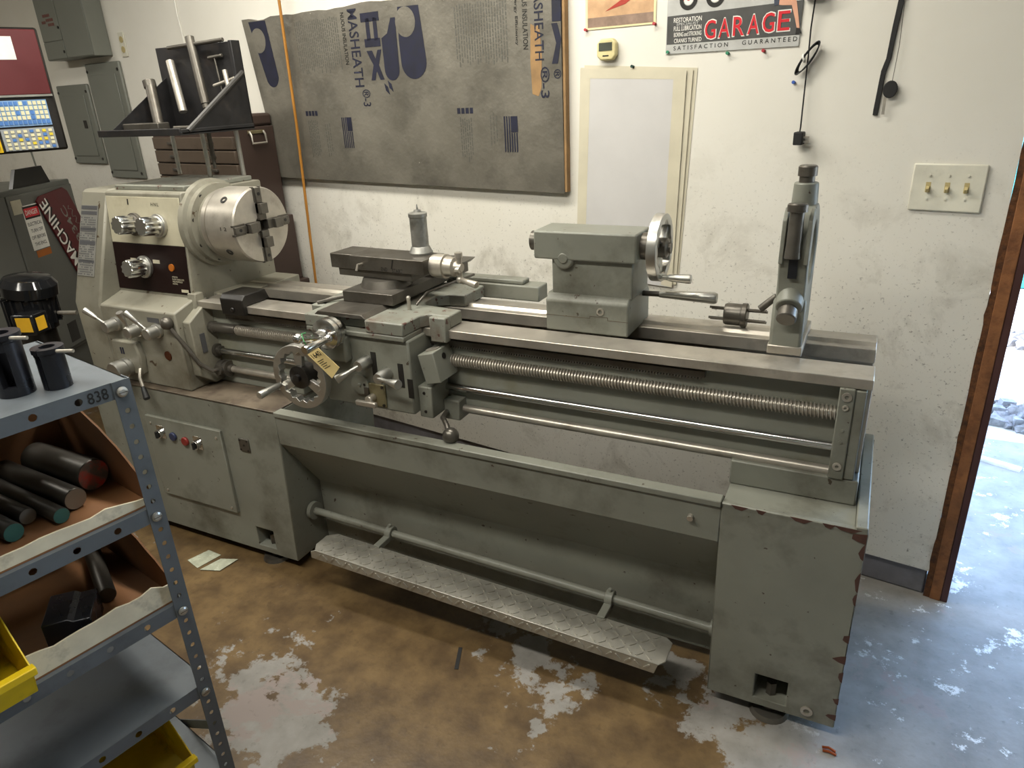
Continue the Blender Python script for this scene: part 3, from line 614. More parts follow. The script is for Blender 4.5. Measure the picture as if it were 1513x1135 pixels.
k = MB(); k.tube([(-1.54, 1.66, 1.004), (-1.50, 1.71, 1.01), (-1.46, 1.725, 1.018)], .006, 8); k.build('clamp_handle', M_steel_d, LT)
# --- tailstock
k = MB(); k.prism([(1.766, .961), (1.766, 1.05), (1.785, 1.068), (1.95, 1.068), (1.965, 1.05), (1.965, .961)], 'x', -.798, -.557)
k.prism([(-.785, 1.06), (-.552, 1.06), (-.552, 1.17), (-.785, 1.17)], 'y', 1.785, 1.93)
k.box(-.832, -.540, 1.770, 1.895, 1.163, 1.240)
k.rev((-.745, 1.772, 1.167), (0, 1, 0), [(0, .03), (.10, .03)], 30)
TS = k.build('tailstock', M_paint, LT, bevel=.005)
MB().prism([(-.7985, 1.006), (-.665, 1.006), (-.665, 1.012), (-.615, 1.012), (-.615, 1.004), (-.5565, 1.004), (-.5565, 1.0055), (-.6135, 1.0055), (-.6135, 1.0135), (-.6665, 1.0135), (-.6665, 1.0075), (-.7985, 1.0075)], 'y', 1.7655, 1.766).build('joint_gap_shade', M_grime_gap_shade, TS)  # thin dark strip, paints the shadow gap along the base joint
k = MB(); k.ring((-.862, 1.8325, 1.2), (1, 0, 0), .013, .0275, .04, 32); k.build('quill', M_steel_d, TS)
MB().cyl((-.745, 1.7715, 1.168), (-.745, 1.768, 1.168), .014).build('clamp_cap', M_paint, TS, bevel=.002)
k = MB(); k.ring((-.635, 1.767, 1.028), (0, -1, 0), .006, .0105, .004, 18); k.build('set_screw', M_steel, TS)
k = MB(); k.rev((-.541, 1.8325, 1.2), (1, 0, 0), [(0, .036), (.02, .036), (.022, .031), (.034, .031)], 34); k.build('tail_collar', M_steel_d, TS)
k = MB(); W = Vector((-.508, 1.8325, 1.198)); R4 = []
def sc(i): return .068 + .004 * math.cos(9 * 2 * PI * i / nseg)
for x, ro, f in ((0, .088, 0), (.026, .088, 0), (.026, 0, 1), (0, 0, 1)):
    R4.append([k.bm.verts.new(W + Vector((x, (ro if not f else sc(i)) * math.cos(2 * PI * i / nseg), (ro if not f else sc(i)) * math.sin(2 * PI * i / nseg)))) for i in range(nseg)])
for a_, b_ in zip(R4, R4[1:] + R4[:1]):
    for i in range(nseg): k._face([a_[i], a_[(i + 1) % nseg], b_[(i + 1) % nseg], b_[i]])
for a in (.5, 2.6, 4.7):
    M = Matrix.Translation(W + Vector((.012, 0, 0))) @ Matrix.Rotation(a, 4, 'X'); k.prism([(.02, -.01), (.072, -.016), (.072, .016), (.02, .01)], 'x', -.007, .007, M)
TW = k.build('tail_handwheel', M_alu, TS, bevel=.0015)
k = MB(); k.rev(W + Vector((-.012, 0, 0)), (1, 0, 0), [(0, .026), (.045, .026), (.05, .014), (.056, .014)], 28); k.build('hub', M_steel_d, TW)
k = MB(); k.rev(W + Vector((.024, -.02, -.074)), (1, 0, 0), [(0, .006), (.02, .007), (.022, .009), (.075, .0125), (.08, .011)], 16); k.build('crank_handle', M_alu, TW)
k = MB(); k.cyl((-.557, 1.90, 1.052), (-.505, 1.90, 1.053), .008, seg=12); lv = k.build('clamp_lever', M_steel_d, TS)
k = MB(); k.rev((-.508, 1.90, 1.053), (1, -.02, .01), [(0, .010), (.05, .012), (.15, .0165), (.157, .013)], 18); k.build('grip', M_alu, lv)

# ------------------------------------------------------------------ steady rest
SR = thing('steady_rest', 'grey cast steady rest clamped on the bed right of the tailstock', 'steady rest', (-.157, 1.88, .96), worldparts=True)
k = MB(); cy, cz, n = 1.885, 1.195, 64; x0, x1 = -.19, -.125; Lp = {}
for x in (x0, x1):
    for nm in ('o', 'i'):
        rw = []
        for i in range(n):
            a = 2 * PI * i / n; ca, sa = math.cos(a), math.sin(a); r = .118
            if sa < 0:
                rb = (cz - .972) / -sa
                if abs(rb * ca) <= .108: r = max(r, rb)
                else: r = max(r, min(rb, .108 / max(abs(ca), 1e-3)))
            if nm == 'i': r = .078
            rw.append(k.bm.verts.new((x, cy + r * ca, cz + r * sa)))
        Lp[(x, nm)] = rw
for i in range(n):
    j = (i + 1) % n
    for x in (x0, x1): k._face([Lp[(x, 'o')][i], Lp[(x, 'o')][j], Lp[(x, 'i')][j], Lp[(x, 'i')][i]])
    for nm in ('o', 'i'): k._face([Lp[(x0, nm)][i], Lp[(x0, nm)][j], Lp[(x1, nm)][j], Lp[(x1, nm)][i]])
k.build('ring_frame', M_paint, SR, bevel=.004)
k = MB(); k.cyl((-.157, 1.885, 1.29), (-.157, 1.885, 1.362), .031, .028); k.build('top_boss', M_paint, SR, bevel=.003)
k = MB(); k.rev((-.157, 1.885, 1.36), (0, 0, 1), [(0, .018), (.016, .018), (.017, .022), (.038, .022), (.041, .019)], 26); k.build('adjuster_knob', M_steel_d, SR)
k = MB(); k.cyl((-.157, 1.80, 1.105), (-.157, 1.765, 1.082), .034, .031); k.build('front_boss', M_paint, SR, bevel=.003)
k = MB(); k.rev((-.157, 1.768, 1.084), (0, -.84, -.55), [(0, .018), (.012, .018), (.013, .023), (.038, .023), (.041, .020)], 26); k.build('adjuster_knob', M_steel_d, SR)
k = MB(); k.prism([(1.768, .964), (1.768, 1.06), (1.78, 1.10), (1.80, 1.10), (1.80, .964)], 'x', -.195, -.119); k.build('front_foot', M_paint, SR, bevel=.008)
k = MB(); k.prism([(1.766, .961), (1.90, .961), (1.91, .970), (1.94, .970), (1.95, .961), (2.0, .961), (2.0, .985), (1.766, .985)], 'x', -.198, -.116); k.build('foot_plate', M_steel, SR, bevel=.003)
k = MB(); k.rev((-.160, 1.758, 1.205), (0, .08, 1), [(0, .019), (.03, .017), (.105, .0165), (.106, .023), (.122, .023), (.125, .020)], 24); k.build('clamp_bolt', M_steel_d, SR)
for s in (-1, 1):
    k = MB(); k.prism([(1.755, 1.19), (1.81, 1.19), (1.83, 1.31), (1.80, 1.315), (1.768, 1.29)], 'x', -.157 + s * .028 - .005, -.157 + s * .028 + .005); k.build('clamp_cheek', M_paint, SR, bevel=.002)
k = MB(); k.box(-.167, -.147, 1.764, 1.775, 1.155, 1.20); k.build('swing_bolt', M_gunblack, SR)
k = MB(); k.rev((-.19, 1.80, 1.10), (-.7, 0, -.7), [(0, .008), (.02, .009), (.05, .0095)], 14); k.build('lock_handle', M_steel_d, SR)

# small drive dog with pins lying on the rear way
SPD = thing('pin_driver', 'small round steel driver with pins lying on the rear bed way', 'tool', (-.305, 1.94, .968), worldparts=True)
k = MB(); k.rev((-.335, 1.94, 1.0012), (1, .0, 0), [(0, .028), (.006, .030), (.044, .030), (.046, .033), (.058, .033), (.06, .030)], 32); k.build('body', M_steel_d, SPD)
for a in range(4):
    aa = a * PI / 2 + .4; y, z = 1.94 + .02 * math.cos(aa), 1.001 + .02 * math.sin(aa)
    MB().cyl((-.375, y, z), (-.225, y, z), .0035, seg=8).build('pin', M_steel_d, SPD)

# ------------------------------------------------------------------ things on the wall
def wthing(name, label, cat, group=None):
    o = bpy.data.objects.new(name, None); C.objects.link(o); o.location = W0; o.rotation_euler = (0, 0, PHI); return tag(o, label, cat, group)
def wobj(o): o.location = W0; o.rotation_euler = (0, 0, PHI); return o
M_foil = mat('foil_facing', '#736f65', .4, metal=.25, var=.2, vs=5, dirt=('#514e47', .7, 6, .5), chip=('#b8b4a8', .745, 48), bump=.9, bs=16)
M_foam = mat('foam_edge', '#93744d', .8, var=.2, vs=20)
BD = wthing('insulation_board', 'foil-faced insulation board with blue print covering the window', 'board')
rr = random.Random(2); top = []; u = -2.80
while u < -1.15: top.append((u, 1.932 + (rr.random() - .5) * .012)); u += .05
k = MB(); k.prism([(-2.70, 1.262), (-1.147, 1.245), (-1.152, 1.93)] + top[::-1], 'y', -.028, -.002); fc = k.build('foil_face', M_foil, BD, flat=True)
MB().box(-1.147, -1.138, -.026, -.002, 1.25, 1.93).build('foam_edge', M_foam, BD)
def flat(poly, name, m, d=-.0286, par=None):
    k = MB(); k.prism(poly, 'y', d - .0004, d); return k.build(name, m, par or BD, flat=True)
def ell(cx, cz, rx, rz, n=28): return [(cx + rx * math.cos(2 * PI * i / n), cz + rz * math.sin(2 * PI * i / n)) for i in range(n)]
def arc(cx, cz, rx, rz, a0, a1, n=14): return [(cx + rx * math.cos(math.radians(a0 + (a1 - a0) * i / n)), cz + rz * math.sin(math.radians(a0 + (a1 - a0) * i / n))) for i in range(n + 1)]
flat([(-2.755, 1.925), (-2.640, 1.923)] + arc(-2.650, 1.70, .042, .045, 10, -170), 'blue_logo', M_blueink); flat(ell(-2.705, 1.847, .048, .05), 'logo_gap', M_foil, -.0291)
def vtext(s, w, h, u, z, m=M_blueink, name='lettering'):   # reads downward
    return text(s, name, m, BD, w, h, (u, -.0286, z), (0, 0, -1), (1, 0, 0), .0003)
vtext('MASHEATH', .285, .052, -2.135, 1.92); vtext('\u00ae-3', .065, .045, -2.10, 1.625); vtext('NUOUS INSULATION', .19, .02, -2.175, 1.912, M_ink)
k = MB()
for a0, a1, z0, z1 in ((-2.065, -1.966, 1.868, 1.90), (-2.055, -1.97, 1.778, 1.808), (-2.04, -2.02, 1.80, 1.88), (-2.0, -1.98, 1.80, 1.88)): k.box(a0, a1, -.029, -.0286, z0, z1)
k.build('logo_letter', M_blueink, BD, flat=True)
flat([(-2.05, 1.765), (-2.02, 1.765), (-2.005, 1.735), (-1.99, 1.766), (-1.969, 1.766), (-1.99, 1.712), (-1.968, 1.657), (-1.99, 1.657), (-2.005, 1.69), (-2.018, 1.657), (-2.04, 1.657), (-2.02, 1.712)], 'logo_letter', M_blueink)
flat([(-1.962, 1.805), (-1.93, 1.82), (-1.905, 1.872), (-1.882, 1.872)] + arc(-1.922, 1.692, .039, .040, 0, -180), 'logo_swoosh', M_blueink)
flat([(-1.865, 1.905), (-1.761, 1.903)] + arc(-1.806, 1.714, .064, .062, 5, -180) + [(-1.872, 1.79)], 'logo_swoosh', M_blueink); flat(ell(-1.832, 1.852, .05, .052), 'logo_gap', M_foil, -.0291)
for cx_, cz_ in ((-1.958, 1.622), (-1.938, 1.632)): flat([(cx_ - .014, cz_ + .022), (cx_ + .004, cz_ + .008), (cx_ + .012, cz_ - .022), (cx_ - .008, cz_ - .006)], 'leaf_mark', M_blueink)
vtext('ASHEATH', .21, .036, -1.255, 1.895); vtext('\u00ae-3', .10, .036, -1.235, 1.665); vtext('US INSULATION', .155, .02, -1.302, 1.878, M_ink); vtext('ergy Efficiency', .14, .014, -1.335, 1.878, M_ink)
flat([(-1.185, 1.865), (-1.15, 1.865), (-1.15, 1.80), (-1.185, 1.80)], 'logo_bar', M_blueink)
flat([(-1.188, 1.795), (-1.165, 1.795), (-1.15, 1.745), (-1.165, 1.672), (-1.188, 1.672), (-1.170, 1.735)], 'logo_letter', M_blueink); vtext('\u00ae', .03, .03, -1.182, 1.655)
flat([(-1.27, 1.80), (-1.25, 1.79), (-1.235, 1.795), (-1.228, 1.70), (-1.232, 1.60), (-1.245, 1.572), (-1.27, 1.58), (-1.275, 1.68)], 'torn_patch', M_foam, -.0284)
def para(u0, u1, z0, z1, n, name='small_print'):
    k = MB(); r = random.Random(int(abs(u0) * 1000))
    for i in range(n):
        u = u0 + (u1 - u0) * i / n; z = z1 - r.random() * .01
        while z > z0 + r.random() * .03:
            l = .006 + r.random() * .016; k.quad((u, -.0288, z), (u + .0045, -.0288, z), (u + .0045, -.0288, z - l), (u, -.0288, z - l)); z -= l + .004
    o = k.build(name, M_ink2, BD, flat=True, recalc=False); o['kind'] = 'stuff'
M_ink2 = mat('faded_ink', '#57564f', .6)
para(-2.455, -2.19, 1.70, 1.905, 22); para(-2.455, -2.39, 1.36, 1.515, 6); para(-2.35, -2.31, 1.36, 1.50, 3); para(-1.595, -1.36, 1.69, 1.89, 20); para(-1.60, -1.54, 1.35, 1.51, 6); para(-1.46, -1.42, 1.40, 1.52, 3)
for u0, z0 in ((-2.463, 1.53), (-1.611, 1.522)):
    for i in range(4): MB().box(u0 + i * .02, u0 + i * .02 + .015, -.029, -.0286, z0, z0 + .02).build('print_square', M_blueink, BD, flat=True)
for u0, z0 in ((-2.243, 1.395), (-1.398, 1.384)):      # striped flag print
    MB().box(u0 + .03, u0 + .06, -.029, -.0286, z0 + .07, z0 + .125).build('flag_canton', M_blueink, BD, flat=True)
    for i in range(6): flat([(u0 + i * .0105, z0 + (.125 if i < 3 else .068)), (u0 + i * .0105 + .0055, z0 + (.125 if i < 3 else .068)), (u0 + i * .0105 + .0055, z0 + .003), (u0 + i * .0105, z0)], 'flag_stripe', M_blueink)
# picture print, sign, thermostat, papers
M_photo = mat('photo_print', '#c8a27c', .35, var=.3, vs=10); M_photow = mat('photo_border', '#e6d7a8', .5)
k = MB().box(-1.072, -.826, -.003, -.001, 1.766, 2.06); ph = wobj(k.build('photo_print', M_photow)); tag(ph, 'pinned colour photo print with cream border high on the wall', 'photo')
MB().box(-1.064, -.834, -.0036, -.003, 1.80, 2.05).build('picture', M_photo, ph); MB().box(-1.064, -.834, -.0037, -.003, 1.772, 1.80).build('picture_ground', mat('photo_ground', '#8f7868', .4, var=.3, vs=30), ph)
k = MB(); k.prism([(-1.0, 1.815), (-.93, 1.83), (-.86, 1.87), (-.84, 1.90), (-.93, 1.85)], 'y', -.0042, -.0036); k.build('red_streak', mat('photo_red', '#b04034', .4), ph)
M_signg = mat('sign_grey', '#b8b8b4', .4, var=.12, vs=20); M_signd = mat('sign_dark', '#4a4a48', .4, var=.15, vs=20); M_signr = mat('sign_red', '#d0202c', .4); M_skin = mat('print_skin', '#d9a184', .5); M_white = mat('print_white', '#e4e2da', .5)
SG = wthing('tin_sign', 'grey tin garage sign with red lettering, pinned at its lower edge', 'sign')
MB().prism([(-.790, 1.678), (-.392, 1.675), (-.388, 2.05), (-.786, 2.05)], 'y', -.004, -.002).build('sign_plate', M_signg, SG)
MB().prism([(-.787, 1.704), (-.392, 1.704), (-.390, 1.79), (-.787, 1.782)], 'y', -.0046, -.004).build('dark_band', M_signd, SG)
def st_(s, w, h, u, z, m, d=-.0046, nm='lettering'): return text(s, nm, m, SG, w, h, (u, d, z), (1, 0, 0), (0, 0, 1), .0004)
lx = [-.668 + i * .0425 for i in range(6)]
for i, ch_ in enumerate('GARAGE'):
    st_(ch_, .038, .056, lx[i] - .001, 1.7085 + i * .0012, M_white, -.0047); st_(ch_, .033, .050, lx[i] + .0015, 1.7115 + i * .0012, M_signr, -.0052)
st_('RESTORATION', .088, .013, -.766, 1.763, M_white); st_('FULL LUBRICATION', .087, .013, -.765, 1.740, M_white); st_('BORING and STROKING', .087, .012, -.764, 1.724, M_white); st_('CRANKS TURNED', .087, .012, -.763, 1.707, M_white); st_('SPECIALIST', .07, .007, -.757, 1.7545, M_signg)
st_('S A T I S F A C T I O N', .17, .012, -.764, 1.6865, M_ink, -.004); st_('G U A R A N T E E D', .155, .012, -.552, 1.688, M_ink, -.004)
for u in (-.722, -.640): 
    k = MB(); k.ring((u, -.004, 1.822), (0, -1, 0), .016, .028, .0008, 28); wh = k.build('printed_wheel', M_ink, SG); MB().ring((u, -.004, 1.822), (0, -1, 0), .004, .014, .0006, 20).build('printed_rim', M_white, SG)
MB().prism([(-.74, 1.82), (-.60, 1.82), (-.54, 1.86), (-.62, 1.90), (-.72, 1.89)], 'y', -.0044, -.004).build('printed_car', M_signr, SG)
MB().prism([(-.460, 1.80), (-.425, 1.806), (-.408, 1.79), (-.398, 1.745), (-.392, 1.714), (-.398, 1.712), (-.408, 1.745), (-.420, 1.78), (-.445, 1.782), (-.462, 1.785)], 'y', -.0056, -.005).build('printed_leg', M_skin, SG)
MB().prism([(-.470, 1.80), (-.455, 1.806), (-.455, 1.784), (-.468, 1.782)], 'y', -.0058, -.005).build('printed_shorts', mat('denim', '#3a4050', .6), SG)
MB().prism([(-.402, 1.722), (-.392, 1.72), (-.386, 1.706), (-.394, 1.708), (-.403, 1.705)], 'y', -.006, -.005).build('printed_shoe', M_ink, SG)
def pin(u, z, col, label):
    k = MB(); k.rev((u, 0, z), (0, -1, .1), [(0, .004), (.003, .0045), (.005, .003), (.010, .003), (.012, .0048), (.0145, .0045)], 14)
    o = wobj(k.build('push_pin', mat('pin_' + col, {'red': '#a8202c', 'green': '#1f7a55', 'blue': '#2c55a8', 'dark': '#25433c'}[col], .3))); tag(o, label, 'push pin', 'push pins in the wall')
pin(-1.069, 1.766, 'red', 'red push pin holding the lower left corner of the photo print'); pin(-.828, 1.765, 'red', 'red push pin holding the lower right corner of the photo print')
pin(-.780, 1.682, 'green', 'green push pin through the corner of the tin sign'); pin(-.592, 1.668, 'green', 'green push pin stuck in bare wall below the tin sign'); pin(-.487, 1.668, 'red', 'red push pin stuck in bare wall below the tin sign')
pin(-.394, 1.58, 'blue', 'blue push pin in the wall beside the hanging adapter cord'); pin(-.90, 1.648, 'dark', 'dark green push pin holding the hanging papers')
TH = wthing('thermometer', 'cream wall thermometer with a small grey display', 'thermometer')
k = MB(); k.prism([(-1.022, 1.685), (-1.008, 1.671), (-.966, 1.671), (-.953, 1.685), (-.953, 1.722), (-.966, 1.736), (-1.008, 1.736), (-1.022, 1.722)], 'y', -.022, -.001); k.build('case', mat('cream_plastic', '#d8cc98', .4), TH, bevel=.005)
MB().box(-1.013, -.966, -.0235, -.0215, 1.700, 1.724).build('display', mat('lcd', '#50554c', .2), TH)
MB().box(-1.0, -.978, -.0225, -.0215, 1.683, 1.687).build('maker_mark', M_ink, TH)
M_paper = mat('paper', '#c6c4c2', .7, var=.04); M_paper_y = mat('paper_yellowed', '#cbc4ae', .7, var=.08)
def sheet(name, pts, d, m, label, bow=.0):
    k = MB(); k.prism(pts, 'y', d - .0008, d); o = wobj(k.build(name, m, flat=True)); return tag(o, label, 'paper', 'papers hanging under one pin')
sheet('paper_sheet', [(-.715, .97), (-1.108, .985), (-1.078, 1.662), (-.684, 1.634)], -.001, M_paper_y, 'yellowed paper sheet hanging at the back of the pinned papers')
sheet('paper_sheet', [(-.722, .95), (-1.116, .965), (-1.09, 1.655), (-.697, 1.63)], -.005, M_paper_y, 'yellow-edged paper sheet in the middle of the pinned papers')
k = sheet('paper_sheet', [(-.735, .94), (-1.112, .95), (-1.089, 1.652), (-.716, 1.628)], -.009, M_paper, 'pale blank paper sheet at the front of the pinned papers')
MB().prism([(-.735, .94), (-.775, .945), (-.758, 1.605), (-1.052, 1.62), (-1.078, .95), (-1.112, .95), (-1.089, 1.652), (-.716, 1.628)], 'y', -.0102, -.0098).build('yellow_margin', M_paper_y, k, flat=True)
# switch plate
M_ivory = mat('ivory_plastic', '#d9d6c6', .4, dirt=('#8f8a78', .4, 20, .58)); M_ivory2 = mat('aged_ivory', '#b8a878', .4)
SW = wthing('switch_plate', 'ivory triple light switch plate next to the doorway', 'light switch')
k = MB(); k.prism([(-.054, 1.2385), (.120, 1.2365), (.120, 1.3615), (-.054, 1.3635)], 'y', -.008, -.0005); k.build('cover_plate', M_ivory, SW, bevel=.004)
for u in (-.012, .033, .078):
    tg = MB().box(u - .006, u + .006, -.0086, -.0079, 1.288, 1.315).build('toggle_slot', M_ivory2, SW); M = Matrix.Translation((u, -.008, 1.30)) @ Matrix.Rotation(.5, 4, 'X')
    MB().box(-.004, .004, -.014, 0, -.006, .006, M).build('toggle', M_ivory2, tg, bevel=.001)
    for z in (1.272, 1.333): MB().cyl((u, -.008, z), (u, -.0105, z), .0035, seg=10).build('screw', M_ivory, SW)
# hanging strap with key, adapter with cord
k = MB(); k.prism([(-.150, 1.80), (-.158, 1.70), (-.162, 1.63), (-.170, 1.60), (-.176, 1.50), (-.176, 1.488), (-.164, 1.488), (-.163, 1.505), (-.158, 1.595), (-.150, 1.63), (-.145, 1.70), (-.135, 1.80)], 'y', -.006, -.001); so = wobj(k.build('hanging_strap', M_rubber, bevel=.001)); tag(so, 'narrow black strap hanging flat on the wall above the switch', 'strap')
KY = wthing('key', 'black-headed key hanging from a thread beside the black strap', 'key')
k = MB(); k.prism(ell(-.140, 1.553, .018, .022, 22), 'y', -.016, -.008); k.build('key_head', M_rubber, KY, bevel=.002); MB().box(-.153, -.146, -.0135, -.0115, 1.49, 1.535).build('key_blade', M_steel, KY); MB().tube([(-.138, -.012, 1.573), (-.134, -.01, 1.66), (-.138, -.006, 1.80)], .0009, 5).build('thread', M_steel_d, KY)
AD = wthing('power_adapter', 'black plug-in power adapter hanging by its cord', 'adapter')
k = MB(); k.box(-.372, -.346, -.042, -.008, 1.412, 1.448); k.build('adapter_body', M_rubber, AD, bevel=.003); k = MB(); k.box(-.346, -.330, -.03, -.0285, 1.418, 1.424); k.box(-.346, -.330, -.03, -.0285, 1.43, 1.436); k.build('prong', M_steel, AD)
k = MB(); k.tube([(-.359, -.025, 1.446), (-.358, -.025, 1.46), (-.3595, -.018, 1.56), (-.360, -.014, 1.64), (-.361, -.012, 1.72), (-.355, -.02, 1.80)], .0022, 7); k.build('cord', M_rubber, AD)
for i in range(4):
    k = MB(); pts = [(-.360 + (.030 + i * .003) * math.sin(t) * (1 if 1 else 0) * math.cos(.6), -.012 - i * .004, 1.642 + (.034 + .004 * i) * math.sin(t)) for t in [2 * PI * j / 24 for j in range(25)]]
    pts = [(-.360 + .024 * math.cos(t) * .35 + (.042 + i * .003) * math.sin(t) * .55, -.012 - i * .0035, 1.642 - .024 * math.cos(t) * .3 + (.042 + i * .003) * math.sin(t) * .8) for t in [2 * PI * j / 24 for j in range(25)]]
    k.tube(pts, .002, 6); k.build('cord_coil', M_rubber, AD)
MB().ring((-.372, -.017, 1.642), (1, -.0, .2), .010, .0125, .004, 14).build('twist_tie', M_white, AD)
k = MB(); k.box(-.385, -.335, -.035, -.001, 1.79, 1.85); ob = wobj(k.build('outlet_box', M_steel_d, bevel=.003)); tag(ob, 'grey metal outlet box at the top of the adapter cord', 'outlet')
# orange cord hanging in front of the board, from the ceiling down behind the bed
k = MB(); k.tube([WP(-2.49, -.06, 2.75), WP(-2.49, -.06, 2.0), WP(-2.51, -.05, 1.5), WP(-2.535, -.05, 1.0), WP(-2.55, -.05, .62), WP(-2.6, -.06, .3), WP(-2.62, -.08, .02)], .0062, 8); tag(k.build('extension_cord', mat('cord_orange', '#a8732c', .5)), 'orange cord hanging down the wall in front of the insulation board', 'cord')
k = MB(); k.tube([WP(-3.30, -.004, 2.75), WP(-3.31, -.004, 2.0), WP(-3.27, -.004, 1.62), WP(-3.26, -.004, 1.3)], .004, 6); tag(k.build('wall_cable', M_white), 'thin pale cable running up the wall left of the insulation board', 'cable')
# breaker panels and boxes on the wall
M_panel = mat('panel_grey', '#75776f', .45, var=.08, vs=3)
def panel(u0, u1, z0, z1, label, latchu, latchz):
    t = wthing('breaker_panel', label, 'breaker panel', 'breaker panels on the wall')
    MB().box(u0, u1, -.018, -.001, z0, z1).build('panel_cover', M_panel, t, bevel=.006)
    dr = MB().box(u0 + .045, u1 - .05, -.023, -.018, z0 + .045, z1 - .06).build('panel_door', M_panel, t, bevel=.003)
    MB().box(latchu - .018, latchu + .018, -.0255, -.023, latchz - .022, latchz + .022).build('latch', M_black, dr, bevel=.002)
    for u in (u0 + .015, u1 - .02):
        for z in (z0 + .03, z1 - .04): MB().cyl((u, -.018, z), (u, -.021, z), .008, seg=10).build('screw', M_black, t)
panel(-4.662, -4.305, 1.295, 1.737, 'small grey breaker panel beside the taller panel', -4.41, 1.52); panel(-4.27, -3.915, 1.22, 1.835, 'tall grey breaker panel right of the smaller panel', -3.99, 1.50)
UB = wthing('disconnect_box', 'deep grey electrical box with red stencil above the breaker panels', 'electrical box')
MB().box(-4.485, -3.975, -.10, -.001, 1.863, 2.5).build('box_body', M_panel, UB, bevel=.004)
MB().box(-4.480, -4.262, -.104, -.10, 1.868, 1.954).build('box_door', M_panel, UB, bevel=.001); MB().box(-4.480, -4.262, -.104, -.10, 1.959, 2.5).build('box_door', M_panel, UB, bevel=.001)
MB().box(-4.255, -3.98, -.104, -.10, 1.868, 2.5).build('box_door', M_panel, UB, bevel=.002)
for z in (1.90, 2.02): MB().cyl((-4.272, -.104, z), (-4.272, -.108, z), .007, seg=10).build('screw', M_black, UB)
k = MB()          # worn stencil, no longer readable
for u0, u1, z in ((-4.415, -4.345, 2.078), (-4.44, -4.395, 2.047), (-4.388, -4.315, 2.055), (-4.375, -4.315, 2.032)):
    x = u0
    while x < u1: k.box(x, x + .008, -.1046, -.104, z, z + .014); x += .0115
k.build('stencil', mat('stencil_red', '#6a302a', .6), UB, flat=True)
OT = wthing('wall_outlet', 'ivory double outlet high on the wall right of the panels', 'outlet')
MB().box(-3.878, -3.823, -.006, -.001, 1.85, 1.968).build('cover_plate', M_ivory, OT, bevel=.002)
for z in (1.885, 1.933): MB().cyl((-3.85, -.006, z), (-3.85, -.0085, z), .016).build('receptacle', M_ivory2, OT)

# ------------------------------------------------------------------ tool rack on the headstock
M_rack = mat('rack_black', '#1b1a1b', .5, var=.3, vs=20, dirt=('#3a322c', .6, 16, .53))
TR = thing('tool_rack', 'blackened steel tool rack on legs standing on the headstock', 'tool rack', (-2.33, 1.95, 1.342), worldparts=True)
k = MB(); k.box(-2.56, -2.125, 2.095, 2.102, 1.52, 1.805); k.box(-2.14, -2.125, 2.06, 2.102, 1.52, 1.805); k.build('back_board', M_rack, TR, bevel=.002)
k = MB(); k.box(-2.545, -2.12, 1.765, 2.10, 1.508, 1.516); k.build('rack_shelf', M_rack, TR, bevel=.002)
k = MB(); k.box(-2.545, -2.12, 1.762, 1.770, 1.505, 1.528); k.build('front_lip', M_rack, TR, bevel=.002)
k = MB(); k.box(-2.128, -2.12, 1.77, 2.10, 1.505, 1.525); k.build('side_lip', M_rack, TR, bevel=.002)
for x in (-2.535, -2.128):
    k = MB(); k.prism([(1.80, 1.516), (2.095, 1.516), (2.095, 1.70)], 'x', x, x + .004); k.build('gusset', M_rack, TR)
k = MB(); k.tube([(-2.124, 1.80, 1.518), (-2.124, 2.09, 1.70)], .009, 8); k.build('brace', mat('brace_grey', '#3f3d3b', .5, metal=.3), TR)
for x, y in ((-2.545, 2.075), (-2.29, 2.0), (-2.17, 2.052)):
    k = MB(); k.cyl((x, y, 1.342), (x, y, 1.508), .0085, seg=10); k.build('leg', M_alu, TR)
k = MB(); k.cyl((-2.245, 1.99, 1.405), (-2.245, 1.99, 1.508), .009, seg=10); k.cyl((-2.245, 1.99, 1.375), (-2.245, 1.99, 1.405), .006, seg=8); hx = k.build('hanging_rod', M_steel_d, TR)
# chuck keys and bars resting in the rack
def rod(name, pts, r, label, m=M_steel_d, cat='tool', extra=None):
    k = MB()
    for a, b_, rr_ in pts: k.cyl(a, b_, rr_, seg=14)
    o = k.build(name, m, bevel=.001); tag(o, label, cat, 'tools in the rack'); return o
rod('chuck_key', [((-2.345, 2.078, 1.83), (-2.285, 2.04, 1.60), .016), ((-2.285, 2.04, 1.60), (-2.282, 2.038, 1.585), .013), ((-2.282, 2.038, 1.585), (-2.27, 2.03, 1.545), .010), ((-2.47, 2.078, 1.80), (-2.18, 2.078, 1.81), .007)], 0, 'large T-handled chuck key hanging upright in the tool rack')
rod('chuck_key', [((-2.19, 2.07, 1.71), (-2.15, 2.045, 1.56), .009), ((-2.26, 2.072, 1.66), (-2.146, 2.072, 1.682), .006)], 0, 'thin cross-handled chuck key at the right of the tool rack', M_steel)
rod('boring_bar', [((-2.47, 2.075, 1.755), (-2.40, 2.03, 1.575), .015)], 0, 'bright bar leaning against the back of the tool rack', M_steel, 'bar')
rod('tool_bar', [((-2.50, 1.99, 1.67), (-2.45, 1.95, 1.52), .019), ((-2.503, 1.992, 1.665), (-2.51, 1.995, 1.69), .023)], 0, 'thick square-headed bar standing at the left of the tool rack', M_steel_d, 'bar')
rod('hex_key', [((-2.245, 2.085, 1.755), (-2.225, 2.075, 1.64), .0035), ((-2.275, 2.085, 1.755), (-2.205, 2.085, 1.760), .006)], 0, 'small T-handle hex key hanging in the tool rack', M_steel_d)
k = MB(); k.box(-2.52, -2.33, 1.85, 1.90, 1.5165, 1.545); tag(k.build('steel_block', M_steel_d, bevel=.003), 'flat dark steel block lying on the rack shelf', 'block')
k = MB(); k.cyl((-2.31, 1.90, 1.524), (-2.16, 1.93, 1.524), .007, seg=10); tag(k.build('short_rod', M_steel_d), 'short dark rod lying on the rack shelf', 'rod')

